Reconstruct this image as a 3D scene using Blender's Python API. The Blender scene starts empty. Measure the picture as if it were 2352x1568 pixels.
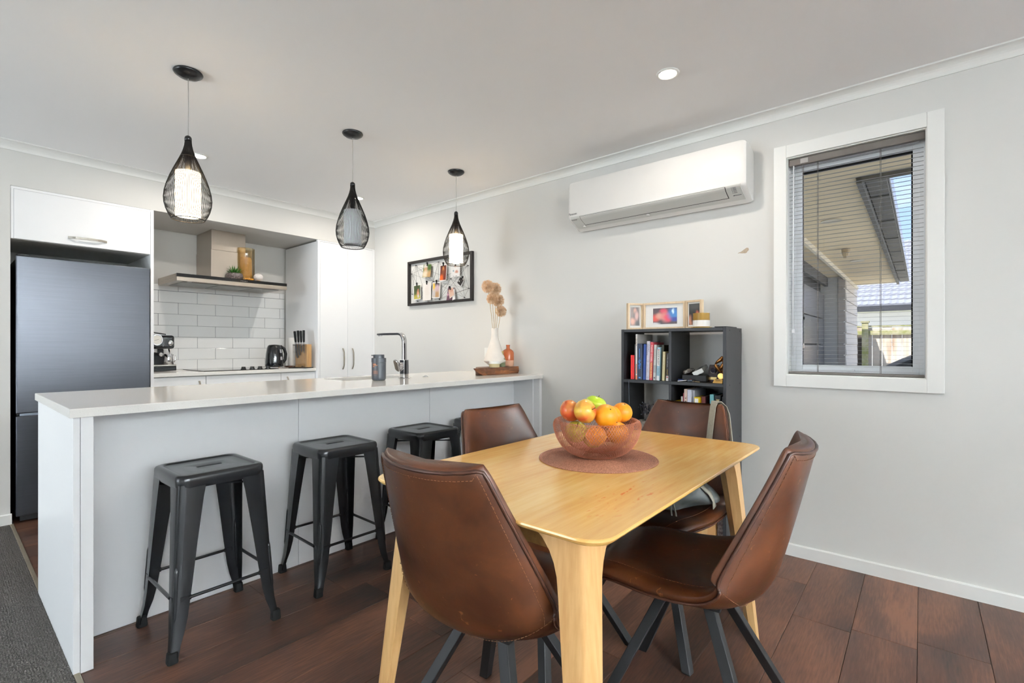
import bpy, bmesh, math, random
from mathutils import Vector, Matrix
R = math.radians
PI = math.pi
rnd = random.Random(7)
SC = bpy.context.scene
COL = SC.collection

# ------------------------------------------------------------------ camera, world, sun, exposure
EXPOSURE = 0.48
cam_d = bpy.data.cameras.new('camera')
cam = bpy.data.objects.new('camera', cam_d)
COL.objects.link(cam)
cam.location = (0, 0, 1.11)
cam.rotation_euler = (PI / 2, 0, -0.870656)
cam_d.sensor_width = 36.0
cam_d.lens = 1117.75 / 2352 * 36.0
cam_d.shift_y = 11.07 / 2352
cam_d.clip_start = 0.02
SC.camera = cam
vs = SC.view_settings
vs.view_transform = 'Standard'
vs.look = 'None'
vs.exposure = EXPOSURE
vs.gamma = 1.0
vs.use_curve_mapping = False

def lin(c):
    def f(v):
        v /= 255.0
        return v / 12.92 if v <= 0.04045 else ((v + 0.055) / 1.055) ** 2.4
    return (f(c[0]), f(c[1]), f(c[2]), 1.0)

W = bpy.data.worlds.new('sky')
SC.world = W
W.use_nodes = True
nt = W.node_tree
nt.nodes.clear()
wo = nt.nodes.new('ShaderNodeOutputWorld')
bg = nt.nodes.new('ShaderNodeBackground')
tc = nt.nodes.new('ShaderNodeTexCoord')
nz = nt.nodes.new('ShaderNodeTexNoise')
nz.inputs['Scale'].default_value = 2.6
nz.inputs['Detail'].default_value = 7
nz.inputs['Roughness'].default_value = 0.6
mp = nt.nodes.new('ShaderNodeMapping')
mp.inputs['Scale'].default_value = (1, 1, 3.0)
cr = nt.nodes.new('ShaderNodeValToRGB')
cr.color_ramp.elements[0].position = 0.42
cr.color_ramp.elements[1].position = 0.66
sep = nt.nodes.new('ShaderNodeSeparateXYZ')
gr = nt.nodes.new('ShaderNodeValToRGB')
gr.color_ramp.elements[0].position = 0.0
gr.color_ramp.elements[0].color = lin((196, 220, 250))
gr.color_ramp.elements[1].position = 0.55
gr.color_ramp.elements[1].color = lin((92, 158, 240))
mx = nt.nodes.new('ShaderNodeMix')
mx.data_type = 'RGBA'
mx.inputs[7].default_value = lin((246, 249, 255))
L = nt.links.new
L(tc.outputs['Generated'], mp.inputs['Vector'])
L(mp.outputs[0], nz.inputs['Vector'])
L(nz.outputs['Fac'], cr.inputs['Fac'])
L(tc.outputs['Generated'], sep.inputs[0])
L(sep.outputs['Z'], gr.inputs['Fac'])
L(cr.outputs['Color'], mx.inputs[0])
L(gr.outputs['Color'], mx.inputs[6])
L(mx.outputs[2], bg.inputs['Color'])
bg.inputs['Strength'].default_value = 1.1
L(bg.outputs[0], wo.inputs[0])

def lamp(name, kind, loc, rot, energy, color=(1, 1, 1), **kw):
    d = bpy.data.lights.new(name, kind)
    d.energy = energy
    d.color = color
    for k, v in kw.items():
        setattr(d, k, v)
    o = bpy.data.objects.new(name, d)
    o.location = loc
    o.rotation_euler = rot
    COL.objects.link(o)
    return o

lamp('sun', 'SUN', (0, 0, 8), Vector((.60, -.20, -.77)).to_track_quat('-Z', 'Y').to_euler(), 5.6, (1.0, 0.96, 0.9), angle=R(0.6))
# daylight of the rear window, with fill lamps added behind and beside the camera
DAY = (0.86, 0.945, 1.0)
lamp('rear_fill_light', 'AREA', (-0.55, -5.12, 1.08), (R(-90 - 52), 0, 0), 4200, DAY, shape='RECTANGLE', size=2.9, size_y=2.05)  # added fill standing for daylight from behind, turned up towards the ceiling
lamp('daylight_rear_window', 'AREA', (1.85, -5.12, 1.45), (R(-90 - 54), 0, 0), 120, DAY, shape='RECTANGLE', size=1.3, size_y=1.3)
lamp('side_fill_light', 'AREA', (-4.42, 3.3, 1.08), (R(90 + 48), 0, R(-90)), 112, DAY, shape='RECTANGLE', size=1.8, size_y=2.05)  # added fill, placed to brighten the island end and kitchen

# ------------------------------------------------------------------ materials
MATS = {}
def newmat(name):
    m = bpy.data.materials.new(name)
    m.use_nodes = True
    n = m.node_tree
    b = n.nodes['Principled BSDF']
    return m, n, b

def mat(name, col, rough=0.5, metal=0.0, spec=0.5, var=0.0, scale=8.0, stretch=(1, 1, 1), bump=0.0, bscale=60.0, bstretch=(1, 1, 1),
        col2=None, coat=0.0, emit=None, estr=0.0, trans=0.0, ior=1.45, alpha=1.0, obj_var=0.0, sheen=0.0, aniso=0.0, lo=0.35, hi=0.65, bdist=0.002):
    """plain procedural surface: base colour mottled by noise, optional fine relief"""
    if name in MATS:
        return MATS[name]
    m, n, b = newmat(name)
    b.inputs['Roughness'].default_value = rough
    b.inputs['Metallic'].default_value = metal
    b.inputs['Specular IOR Level'].default_value = spec
    b.inputs['Coat Weight'].default_value = coat
    b.inputs['Transmission Weight'].default_value = trans
    b.inputs['IOR'].default_value = ior
    b.inputs['Sheen Weight'].default_value = sheen
    b.inputs['Anisotropic'].default_value = aniso
    c = lin(col)
    b.inputs['Base Color'].default_value = c
    if emit:
        b.inputs['Emission Color'].default_value = lin(emit)
        b.inputs['Emission Strength'].default_value = estr
    t = n.nodes.new('ShaderNodeTexCoord')
    def noise(sc, st, det=5):
        mpn = n.nodes.new('ShaderNodeMapping')
        mpn.inputs['Scale'].default_value = st
        no = n.nodes.new('ShaderNodeTexNoise')
        no.inputs['Scale'].default_value = sc
        no.inputs['Detail'].default_value = det
        n.links.new(t.outputs['Object'], mpn.inputs['Vector'])
        n.links.new(mpn.outputs[0], no.inputs['Vector'])
        return no
    out = None
    if col2 or var:
        no = noise(scale, stretch)
        rp = n.nodes.new('ShaderNodeValToRGB')
        rp.color_ramp.elements[0].position = lo
        rp.color_ramp.elements[1].position = hi
        if col2:
            rp.color_ramp.elements[0].color = c
            rp.color_ramp.elements[1].color = lin(col2)
        else:
            rp.color_ramp.elements[0].color = tuple(v * (1 - var) for v in c[:3]) + (1,)
            rp.color_ramp.elements[1].color = tuple(min(1, v * (1 + var)) for v in c[:3]) + (1,)
        n.links.new(no.outputs['Fac'], rp.inputs['Fac'])
        out = rp.outputs['Color']
        n.links.new(out, b.inputs['Base Color'])
    if obj_var:
        oi = n.nodes.new('ShaderNodeObjectInfo')
        hs = n.nodes.new('ShaderNodeHueSaturation')
        ma = n.nodes.new('ShaderNodeMapRange')
        ma.inputs['To Min'].default_value = 1 - obj_var
        ma.inputs['To Max'].default_value = 1 + obj_var
        n.links.new(oi.outputs['Random'], ma.inputs['Value'])
        n.links.new(ma.outputs[0], hs.inputs['Value'])
        if out:
            n.links.new(out, hs.inputs['Color'])
        else:
            hs.inputs['Color'].default_value = c
        n.links.new(hs.outputs[0], b.inputs['Base Color'])
    if bump:
        no = noise(bscale, bstretch, 3)
        bm_ = n.nodes.new('ShaderNodeBump')
        bm_.inputs['Strength'].default_value = bump
        bm_.inputs['Distance'].default_value = bdist
        n.links.new(no.outputs['Fac'], bm_.inputs['Height'])
        n.links.new(bm_.outputs[0], b.inputs['Normal'])
    MATS[name] = m
    return m

def wood(name, c1, c2, axis=0, scale=6.0, ring=14.0, rough=0.4, obj_var=0.0, coat=0.0, c3=None, fw=0.45, spec=0.5):
    """long grain along one axis, with optional per-object shift and dark blotches"""
    m, n, b = newmat(name)
    b.inputs['Roughness'].default_value = rough
    b.inputs['Coat Weight'].default_value = coat
    b.inputs['Coat Roughness'].default_value = 0.15
    b.inputs['Specular IOR Level'].default_value = spec
    t = n.nodes.new('ShaderNodeTexCoord')
    oi = n.nodes.new('ShaderNodeObjectInfo')
    va = n.nodes.new('ShaderNodeVectorMath')
    va.operation = 'MULTIPLY_ADD'
    va.inputs[1].default_value = (1, 1, 1)
    ov = n.nodes.new('ShaderNodeVectorMath')
    ov.operation = 'SCALE'
    ov.inputs[0].default_value = (7.3, 5.1, 3.7)
    n.links.new(oi.outputs['Random'], ov.inputs['Scale'])
    n.links.new(t.outputs['Object'], va.inputs[0])
    n.links.new(ov.outputs[0], va.inputs[2])
    st = [1, 1, 1]
    st[axis] = 0.09
    mpn = n.nodes.new('ShaderNodeMapping')
    mpn.inputs['Scale'].default_value = st
    n.links.new(va.outputs[0], mpn.inputs['Vector'])
    fine = n.nodes.new('ShaderNodeTexNoise')
    fine.inputs['Scale'].default_value = ring * 7
    fine.inputs['Detail'].default_value = 4
    n.links.new(mpn.outputs[0], fine.inputs['Vector'])
    st2 = [1, 1, 1]
    st2[axis] = 0.3
    mp2 = n.nodes.new('ShaderNodeMapping')
    mp2.inputs['Scale'].default_value = st2
    n.links.new(va.outputs[0], mp2.inputs['Vector'])
    big = n.nodes.new('ShaderNodeTexNoise')
    big.inputs['Scale'].default_value = scale
    big.inputs['Detail'].default_value = 5
    big.inputs['Distortion'].default_value = 0.6
    n.links.new(mp2.outputs[0], big.inputs['Vector'])
    ad = n.nodes.new('ShaderNodeMath')
    ad.operation = 'MULTIPLY_ADD'
    ad.inputs[1].default_value = fw
    n.links.new(fine.outputs['Fac'], ad.inputs[0])
    mu = n.nodes.new('ShaderNodeMath')
    mu.operation = 'MULTIPLY'
    mu.inputs[1].default_value = 1 - fw
    n.links.new(big.outputs['Fac'], mu.inputs[0])
    n.links.new(mu.outputs[0], ad.inputs[2])
    rp = n.nodes.new('ShaderNodeValToRGB')
    rp.color_ramp.elements[0].position = 0.36
    rp.color_ramp.elements[0].color = lin(c1)
    rp.color_ramp.elements[1].position = 0.64
    rp.color_ramp.elements[1].color = lin(c2)
    if c3:
        e = rp.color_ramp.elements.new(0.5)
        e.color = lin(c3)
    n.links.new(ad.outputs[0], rp.inputs['Fac'])
    hs = n.nodes.new('ShaderNodeHueSaturation')
    ma = n.nodes.new('ShaderNodeMapRange')
    ma.inputs['To Min'].default_value = 1 - obj_var
    ma.inputs['To Max'].default_value = 1 + obj_var
    n.links.new(oi.outputs['Random'], ma.inputs['Value'])
    n.links.new(ma.outputs[0], hs.inputs['Value'])
    n.links.new(rp.outputs['Color'], hs.inputs['Color'])
    n.links.new(hs.outputs[0], b.inputs['Base Color'])
    bp = n.nodes.new('ShaderNodeBump')
    bp.inputs['Strength'].default_value = 0.25
    bp.inputs['Distance'].default_value = 0.0006
    n.links.new(fine.outputs['Fac'], bp.inputs['Height'])
    n.links.new(bp.outputs[0], b.inputs['Normal'])
    MATS[name] = m
    return m, n, b, hs

def print_mat(name, base, blobs, rough=0.35):
    """flat printed picture: soft colour patches over a ground, in the part's own generated coordinates (u = y, v = z)"""
    m, n, b = newmat(name)
    b.inputs['Roughness'].default_value = rough
    t = n.nodes.new('ShaderNodeTexCoord')
    nz_ = n.nodes.new('ShaderNodeTexNoise')
    nz_.inputs['Scale'].default_value = 3.0
    add = n.nodes.new('ShaderNodeMix')
    add.data_type = 'VECTOR'
    add.inputs[0].default_value = 0.12
    n.links.new(t.outputs['Generated'], nz_.inputs['Vector'])
    n.links.new(t.outputs['Generated'], add.inputs[4])
    n.links.new(nz_.outputs['Color'], add.inputs[5])
    prev = None
    cur = lin(base)
    for (u, v, r, aspect, col) in blobs:
        mpn = n.nodes.new('ShaderNodeMapping')
        mpn.vector_type = 'POINT'
        # generated.y runs 0..1 to the photograph's left on this wall
        mpn.inputs['Location'].default_value = (0, -(1 - u) / r, -v / (r * aspect))
        mpn.inputs['Scale'].default_value = (0, 1 / r, 1 / (r * aspect))
        ln = n.nodes.new('ShaderNodeVectorMath')
        ln.operation = 'LENGTH'
        mr = n.nodes.new('ShaderNodeMapRange')
        mr.interpolation_type = 'SMOOTHSTEP'
        mr.inputs['From Min'].default_value = 1.4
        mr.inputs['From Max'].default_value = 0.35
        n.links.new(add.outputs[1], mpn.inputs['Vector'])
        n.links.new(mpn.outputs[0], ln.inputs[0])
        n.links.new(ln.outputs['Value'], mr.inputs['Value'])
        mxn = n.nodes.new('ShaderNodeMix')
        mxn.data_type = 'RGBA'
        n.links.new(mr.outputs[0], mxn.inputs[0])
        if prev is None:
            mxn.inputs[6].default_value = cur
        else:
            n.links.new(prev, mxn.inputs[6])
        mxn.inputs[7].default_value = lin(col)
        prev = mxn.outputs[2]
    if prev is None:
        b.inputs['Base Color'].default_value = cur
    else:
        n.links.new(prev, b.inputs['Base Color'])
    return m

def pane_mat(name, tint=(255, 255, 255), gloss=0.08, rough=0.0):
    """thin clear sheet: lets light straight through and mirrors a little"""
    if name in MATS:
        return MATS[name]
    m = bpy.data.materials.new(name)
    m.use_nodes = True
    n = m.node_tree
    n.nodes.clear()
    o = n.nodes.new('ShaderNodeOutputMaterial')
    tr = n.nodes.new('ShaderNodeBsdfTransparent')
    tr.inputs[0].default_value = lin(tint)
    gl = n.nodes.new('ShaderNodeBsdfGlossy')
    gl.inputs['Roughness'].default_value = rough
    lw = n.nodes.new('ShaderNodeLayerWeight')
    lw.inputs['Blend'].default_value = 0.25
    mu = n.nodes.new('ShaderNodeMath')
    mu.operation = 'MULTIPLY_ADD'
    mu.inputs[1].default_value = 0.5
    mu.inputs[2].default_value = gloss * 0.5
    n.links.new(lw.outputs['Fresnel'], mu.inputs[0])
    ms = n.nodes.new('ShaderNodeMixShader')
    n.links.new(mu.outputs[0], ms.inputs[0])
    n.links.new(tr.outputs[0], ms.inputs[1])
    n.links.new(gl.outputs[0], ms.inputs[2])
    n.links.new(ms.outputs[0], o.inputs[0])
    MATS[name] = m
    return m

M_WALL = mat('wall_paint', (219, 218, 214), 0.75, spec=0.25, bump=0.05, bscale=240)
M_CEIL = mat('ceiling_paint', (250, 250, 250), 0.85, spec=0.15, bump=0.03, bscale=200)
M_TRIM = mat('trim_enamel', (238, 238, 234), 0.35, spec=0.4, bump=0.02, bscale=120)
M_CAB = mat('cabinet_white', (247, 248, 249), 0.32, spec=0.4, bump=0.015, bscale=300)
M_CABIN = mat('cabinet_inside', (206, 205, 200), 0.5)
M_STONE = mat('white_engineered_stone', (240, 238, 233), 0.12, spec=0.5, col2=(222, 219, 212), scale=330, lo=0.58, hi=0.74)
M_BLACK = mat('black_powder_coat', (24, 25, 27), 0.27, spec=0.5, bump=0.04, bscale=500, var=0.12, scale=30)
M_BLACKM = mat('black_matt_metal', (20, 20, 21), 0.5, spec=0.4, var=0.1, scale=40)
M_RUBBER = mat('black_rubber', (18, 18, 18), 0.75, spec=0.2, bump=0.1)
M_STEEL = mat('brushed_steel', (176, 172, 165), 0.28, 1.0, bump=0.05, bscale=120, bstretch=(1, 1, 30))
M_CHROME = mat('chrome', (212, 212, 214), 0.06, 1.0, var=0.02)
M_ALU = mat('window_aluminium', (240, 242, 244), 0.35, spec=0.5, var=0.015)
M_GLASS = pane_mat('window_glass', gloss=.03)
M_PAPER = mat('white_paper', (238, 236, 232), 0.6, var=0.02)
M_GROUT = mat('grey_grout', (118, 120, 128), 0.9, bump=0.2, bscale=200)
M_TILE = mat('white_glazed_tile', (244, 245, 244), 0.1, spec=0.5, obj_var=0.012, bump=0.03, bscale=12)

# ------------------------------------------------------------------ mesh helpers
class MB:
    def __init__(self):
        self.v = []
        self.f = []
    def add(self, verts, faces, mtx=None):
        b = len(self.v)
        if mtx is None:
            self.v += [tuple(p) for p in verts]
        else:
            self.v += [tuple(mtx @ Vector(p)) for p in verts]
        self.f += [tuple(i + b for i in f) for f in faces]
        return self
    def box(self, x0, x1, y0, y1, z0, z1, mtx=None):
        x0, x1 = min(x0, x1), max(x0, x1)
        y0, y1 = min(y0, y1), max(y0, y1)
        z0, z1 = min(z0, z1), max(z0, z1)
        v = [(x0, y0, z0), (x1, y0, z0), (x1, y1, z0), (x0, y1, z0), (x0, y0, z1), (x1, y0, z1), (x1, y1, z1), (x0, y1, z1)]
        f = [(0, 3, 2, 1), (4, 5, 6, 7), (0, 1, 5, 4), (1, 2, 6, 5), (2, 3, 7, 6), (3, 0, 4, 7)]
        return self.add(v, f, mtx)
    def loft(self, rings, closed=True, cap0=True, cap1=True, mtx=None):
        n = len(rings[0])
        v = [p for r in rings for p in r]
        f = []
        for i in range(len(rings) - 1):
            for j in range(n if closed else n - 1):
                k = (j + 1) % n
                f.append((i * n + j, i * n + k, (i + 1) * n + k, (i + 1) * n + j))
        if closed and cap0:
            f.append(tuple(range(n - 1, -1, -1)))
        if closed and cap1:
            b = (len(rings) - 1) * n
            f.append(tuple(range(b, b + n)))
        return self.add(v, f, mtx)
    def lathe(self, prof, seg=32, c=(0, 0, 0), cap=True, mtx=None):
        rings = []
        for (r, z) in prof:
            rings.append([(c[0] + r * math.cos(2 * PI * j / seg), c[1] + r * math.sin(2 * PI * j / seg), c[2] + z) for j in range(seg)])
        return self.loft(rings, True, cap, cap, mtx)
    def cyl(self, p0, p1, r0, r1=None, seg=16, cap=True):
        p0, p1 = Vector(p0), Vector(p1)
        r1 = r0 if r1 is None else r1
        d = (p1 - p0).normalized()
        a = d.orthogonal().normalized()
        b = d.cross(a)
        rings = []
        for p, r in ((p0, r0), (p1, r1)):
            rings.append([tuple(p + (a * math.cos(2 * PI * j / seg) + b * math.sin(2 * PI * j / seg)) * r) for j in range(seg)])
        return self.loft(rings, True, cap, cap)
    def tube(self, pts, r, seg=8, closed=False, cap=True):
        pts = [Vector(p) for p in pts]
        n = len(pts)
        rs = r if isinstance(r, (list, tuple)) else [r] * n
        rings = []
        prev = None
        for i in range(n):
            if closed:
                d = pts[(i + 1) % n] - pts[i - 1]
            else:
                d = pts[min(i + 1, n - 1)] - pts[max(i - 1, 0)]
            if d.length < 1e-9:
                d = Vector((0, 0, 1))
            d.normalize()
            if prev is None:
                a = d.orthogonal().normalized()
            else:
                a = prev - d * prev.dot(d)
                a = a.normalized() if a.length > 1e-6 else d.orthogonal().normalized()
            prev = a
            b = d.cross(a)
            rings.append([tuple(pts[i] + (a * math.cos(2 * PI * j / seg) + b * math.sin(2 * PI * j / seg)) * rs[i]) for j in range(seg)])
        if closed:
            rings.append(rings[0])
            return self.loft(rings, True, False, False)
        return self.loft(rings, True, cap, cap)
    def bar(self, p0, p1, w, h=None, up=(0, 0, 1), w1=None, h1=None):
        """square bar; end faces square to the bar"""
        p0, p1 = Vector(p0), Vector(p1)
        h = w if h is None else h
        w1 = w if w1 is None else w1
        h1 = h if h1 is None else h1
        d = (p1 - p0).normalized()
        a = d.cross(Vector(up))
        a = a.normalized() if a.length > 1e-5 else d.orthogonal().normalized()
        b = a.cross(d)
        rings = []
        for p, ww, hh in ((p0, w, h), (p1, w1, h1)):
            rings.append([tuple(p + a * sx * ww / 2 + b * sy * hh / 2) for sx, sy in ((-1, -1), (1, -1), (1, 1), (-1, 1))])
        return self.loft(rings)
    def ribbon(self, pts, normals, w, t):
        rings = []
        n = len(pts)
        for i in range(n):
            p = Vector(pts[i])
            d = (Vector(pts[min(i + 1, n - 1)]) - Vector(pts[max(i - 1, 0)])).normalized()
            nn = Vector(normals[i]).normalized()
            s = d.cross(nn).normalized()
            rings.append([tuple(p + s * a * w / 2 + nn * b * t / 2) for a, b in ((-1, -1), (1, -1), (1, 1), (-1, 1))])
        return self.loft(rings)
    def ball(self, c, r, seg=16, rings=10, sq=(1, 1, 1)):
        prof = []
        for i in range(rings + 1):
            a = -PI / 2 + PI * i / rings
            prof.append((max(1e-4, math.cos(a) * r), math.sin(a) * r))
        m = Matrix.Translation(c) @ Matrix.Diagonal((sq[0], sq[1], sq[2], 1))
        return self.lathe(prof, seg, mtx=m)
    def prism(self, poly, a0, a1, plane='yz'):
        """polygon extruded: plane 'yz' along x, 'xz' along y, 'xy' along z"""
        def P(u, v, a):
            return {'yz': (a, u, v), 'xz': (u, a, v), 'xy': (u, v, a)}[plane]
        return self.loft([[P(u, v, a0) for u, v in poly], [P(u, v, a1) for u, v in poly]])
    def build(self, name, m, parent=None, smooth=False, bevel=0.0, local=False, seg=2, subsurf=0, auto=None):
        me = bpy.data.meshes.new(name)
        vs_ = self.v
        if parent is not None and not local:
            o = WLOC[parent.name] if parent.name in WLOC else Vector((0, 0, 0))
            vs_ = [(p[0] - o[0], p[1] - o[1], p[2] - o[2]) for p in self.v]
        me.from_pydata(vs_, [], self.f)
        bm = bmesh.new()
        bm.from_mesh(me)
        bmesh.ops.recalc_face_normals(bm, faces=bm.faces)
        bm.to_mesh(me)
        bm.free()
        if m is not None:
            me.materials.append(m)
        if smooth:
            me.polygons.foreach_set('use_smooth', [True] * len(me.polygons))
            if auto:
                me.set_sharp_from_angle(angle=R(auto))
        ob = bpy.data.objects.new(name, me)
        COL.objects.link(ob)
        if parent is not None:
            ob.parent = parent
            WLOC[ob.name] = WLOC.get(parent.name, Vector((0, 0, 0)))
        if bevel:
            md = ob.modifiers.new('bevel', 'BEVEL')
            md.width = bevel
            md.segments = seg
            md.limit_method = 'ANGLE'
            md.angle_limit = R(40)
            md.harden_normals = False
        if subsurf:
            md = ob.modifiers.new('sub', 'SUBSURF')
            md.levels = subsurf
            md.render_levels = subsurf
        return ob

WLOC = {}
def tag(o, label=None, cat=None, group=None, kind=None):
    if label: o['label'] = label
    if cat: o['category'] = cat
    if group: o['group'] = group
    if kind: o['kind'] = kind
    return o
def thing(name, label, cat, loc=(0, 0, 0), rotz=0.0, group=None, kind=None):
    o = bpy.data.objects.new(name, None)
    o.empty_display_size = 0.05
    COL.objects.link(o)
    o.location = loc
    o.rotation_euler = (0, 0, rotz)
    WLOC[o.name] = Vector(loc)
    return tag(o, label, cat, group, kind)
def struct(name, mb, m, **kw):
    o = mb.build(name, m, **kw)
    o['kind'] = 'structure'
    return o
def copy_tree(o, parent=None):
    c = o.copy()
    COL.objects.link(c)
    if parent is not None:
        c.parent = parent
    for ch in KIDS(o):
        copy_tree(ch, c)
    return c
def KIDS(o):
    return [x for x in list(COL.objects) if x.parent == o]
def share(name, src, loc, parent, rot=None):
    o = bpy.data.objects.new(name, src.data)
    COL.objects.link(o)
    o.parent = parent
    o.location = loc
    if rot: o.rotation_euler = rot
    for md in src.modifiers:
        n2 = o.modifiers.new(md.name, md.type)
        if md.type == 'BEVEL':
            n2.width = md.width; n2.segments = md.segments; n2.limit_method = 'ANGLE'; n2.angle_limit = md.angle_limit
    return o
def rrect(hx, hy, r, n=6, c=(0, 0), z=None):
    pts = []
    for sx, sy, a0 in ((1, 1, 0), (-1, 1, 90), (-1, -1, 180), (1, -1, 270)):
        for i in range(n + 1):
            a = R(a0 + 90 * i / n)
            p = (c[0] + sx * (hx - r) + r * math.cos(a), c[1] + sy * (hy - r) + r * math.sin(a))
            pts.append(p if z is None else (p[0], p[1], z))
    return pts
def text(name, s, size, loc, xd, yd, m, parent, align='CENTER', depth=0.0002, width=None, tight=1.0):
    """printed lettering as a very thin mesh"""
    cu = bpy.data.curves.new('lettering', 'FONT')
    cu.body = s
    cu.size = size
    cu.align_x = align
    cu.align_y = 'CENTER'
    cu.extrude = depth
    cu.resolution_u = 2
    cu.space_character = tight
    tmp = bpy.data.objects.new('lettering_tmp', cu)
    COL.objects.link(tmp)
    dg = bpy.context.evaluated_depsgraph_get()
    me = bpy.data.meshes.new_from_object(tmp.evaluated_get(dg))
    bpy.data.objects.remove(tmp)
    xd, yd = Vector(xd), Vector(yd)
    zd = xd.cross(yd)
    sx = 1.0
    if width:
        xs = [v.co.x for v in me.vertices]
        sx = width / max(1e-6, max(xs) - min(xs))
    o3 = Vector(loc) - (WLOC[parent.name] if parent is not None and parent.name in WLOC else Vector((0, 0, 0)))
    for v in me.vertices:
        c = v.co.copy()
        v.co = o3 + xd * c.x * sx + yd * c.y + zd * c.z
    me.materials.clear()
    me.materials.append(m)
    ob = bpy.data.objects.new(name, me)
    COL.objects.link(ob)
    ob.parent = parent
    WLOC[ob.name] = WLOC.get(parent.name, Vector((0, 0, 0))) if parent is not None else Vector((0, 0, 0))
    return ob

XW, YF, YN, ZC, ZS = 2.938, 4.332, 5.007, 2.382, 2.112    # right wall, kitchen front plane, niche back, ceiling, bulkhead underside
# ------------------------------------------------------------------ the room
X0, Y0R = -4.5, -5.2      # unseen left wall and rear wall
wood('floor_wood', (42, 30, 25), (108, 72, 54), axis=0, scale=4.0, ring=22, rough=0.46, obj_var=0.16, c3=(74, 49, 38), fw=0.28, spec=0.35)
floor = struct('floor', MB().box(0.30, XW + 0.1, Y0R, 5.1, -0.06, -0.004), mat('underlay', (30, 24, 22), 0.9, var=0.1))
floor['label'] = 'dark brown wood plank floor running along the kitchen island'
WLOC['floor'] = Vector((0, 0, 0))
k0, k1 = -26, 26
plank_r = random.Random(3)
known = {1: [2.29, 1.06], 0: [2.32, 1.02], -1: [2.378, 1.1], 2: [2.62, 1.38], 4: [1.57], -2: [1.7]}
for k in range(k0, k1):
    ya, yb = 0.0135 + 0.199 * k, 0.0135 + 0.199 * (k + 1)
    if yb > 5.0:
        yb = 5.0
    cuts = known.get(k)
    if not cuts:
        s = plank_r.uniform(0.5, 1.7)
        cuts = [s, s + 1.22]
    xs = [0.3185] + sorted(c for c in cuts if 0.5 < c < 2.8) + [XW]
    for a, b in zip(xs[:-1], xs[1:]):
        h = plank_r.uniform(-0.0004, 0)
        p = MB().box(a + 0.0007, b - 0.0007, ya + 0.0007, yb - 0.0007, -0.004, h).build('plank', MATS['floor_wood'], floor, bevel=0.0012, seg=1)

# carpet on the left, with its loop pile in the part that shows
M_CARPET = mat('carpet_loops', (104, 100, 96), 0.95, spec=0.1, col2=(58, 56, 54), scale=260, lo=0.3, hi=0.7, bump=0.5, bscale=300, bdist=0.004)
cb = MB().box(X0, 0.2995, Y0R, YF, -0.06, 0.006)
cr_ = random.Random(5)
step = 0.0075
nx, ny = 80, 300
for i in range(nx):
    for j in range(ny):
        x = 0.296 - i * step + cr_.uniform(-.002, .002)
        y = 2.03 + j * step + cr_.uniform(-.002, .002)
        if y > YF - 0.02:
            continue
        r = cr_.uniform(0.003, 0.0042)
        z = 0.0095 + cr_.uniform(-.0015, .002)
        b = len(cb.v)
        cb.v += [(x - r, y - r, 0.005), (x + r, y - r, 0.005), (x + r, y + r, 0.005), (x - r, y + r, 0.005), (x + cr_.uniform(-.001, .001), y, z)]
        cb.f += [(b, b + 1, b + 4), (b + 1, b + 2, b + 4), (b + 2, b + 3, b + 4), (b + 3, b, b + 4)]
carpet = cb.build('carpet', M_CARPET)
tag(carpet, 'dark grey loop pile carpet beside the island end', 'carpet', kind='stuff')
struct('trim_1', MB().box(0.3005, 0.318, Y0R, YF, -0.01, 0.0065), mat('carpet_strip', (150, 140, 122), 0.4, 0.6, var=0.1), bevel=0.003)

# walls
WY0, WY1, WZ0, WZ1 = -0.020, 0.556, 0.955, 2.116      # window reveal
wr = MB()
wr.box(XW, XW + 0.14, Y0R, WY0, 0, ZC + .1).box(XW, XW + 0.14, WY1, 5.2, 0, ZC + .1).box(XW, XW + 0.14, WY0, WY1, 0, WZ0).box(XW, XW + 0.14, WY0, WY1, WZ1, ZC + .1)
wall_right = struct('wall_right', wr, M_WALL)
wall_right['label'] = 'pale grey painted wall with the window and heat pump'
wb = MB()
wb.box(X0, 0.304, YF, 5.2, 0, ZC + .1).box(0.304, XW, YF, 5.2, ZS, ZC + .1).box(0.304, XW, YN + 0.008, 5.2, 0, ZS)
wall_back = struct('wall_back', wb, M_WALL)
wall_back['label'] = 'pale painted kitchen wall with bulkhead over the cooking niche'
wl = MB()
wl.box(X0 - .12, X0, Y0R, 2.4, 0, ZC + .1).box(X0 - .12, X0, 4.2, 5.2, 0, ZC + .1).box(X0 - .12, X0, 2.4, 4.2, 2.12, ZC + .1)
struct('wall_left', wl, M_WALL)
wf = MB()
yy0, yy1 = Y0R - .12, Y0R
wf.box(X0, -2.0, yy0, yy1, 0, ZC + .1).box(0.9, 1.2, yy0, yy1, 0, ZC + .1).box(2.5, XW + .14, yy0, yy1, 0, ZC + .1)
wf.box(-2.0, 0.9, yy0, yy1, 2.12, ZC + .1).box(1.2, 2.5, yy0, yy1, 2.12, ZC + .1).box(1.2, 2.5, yy0, yy1, 0, 0.8)
struct('wall_front', wf, M_WALL)
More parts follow.
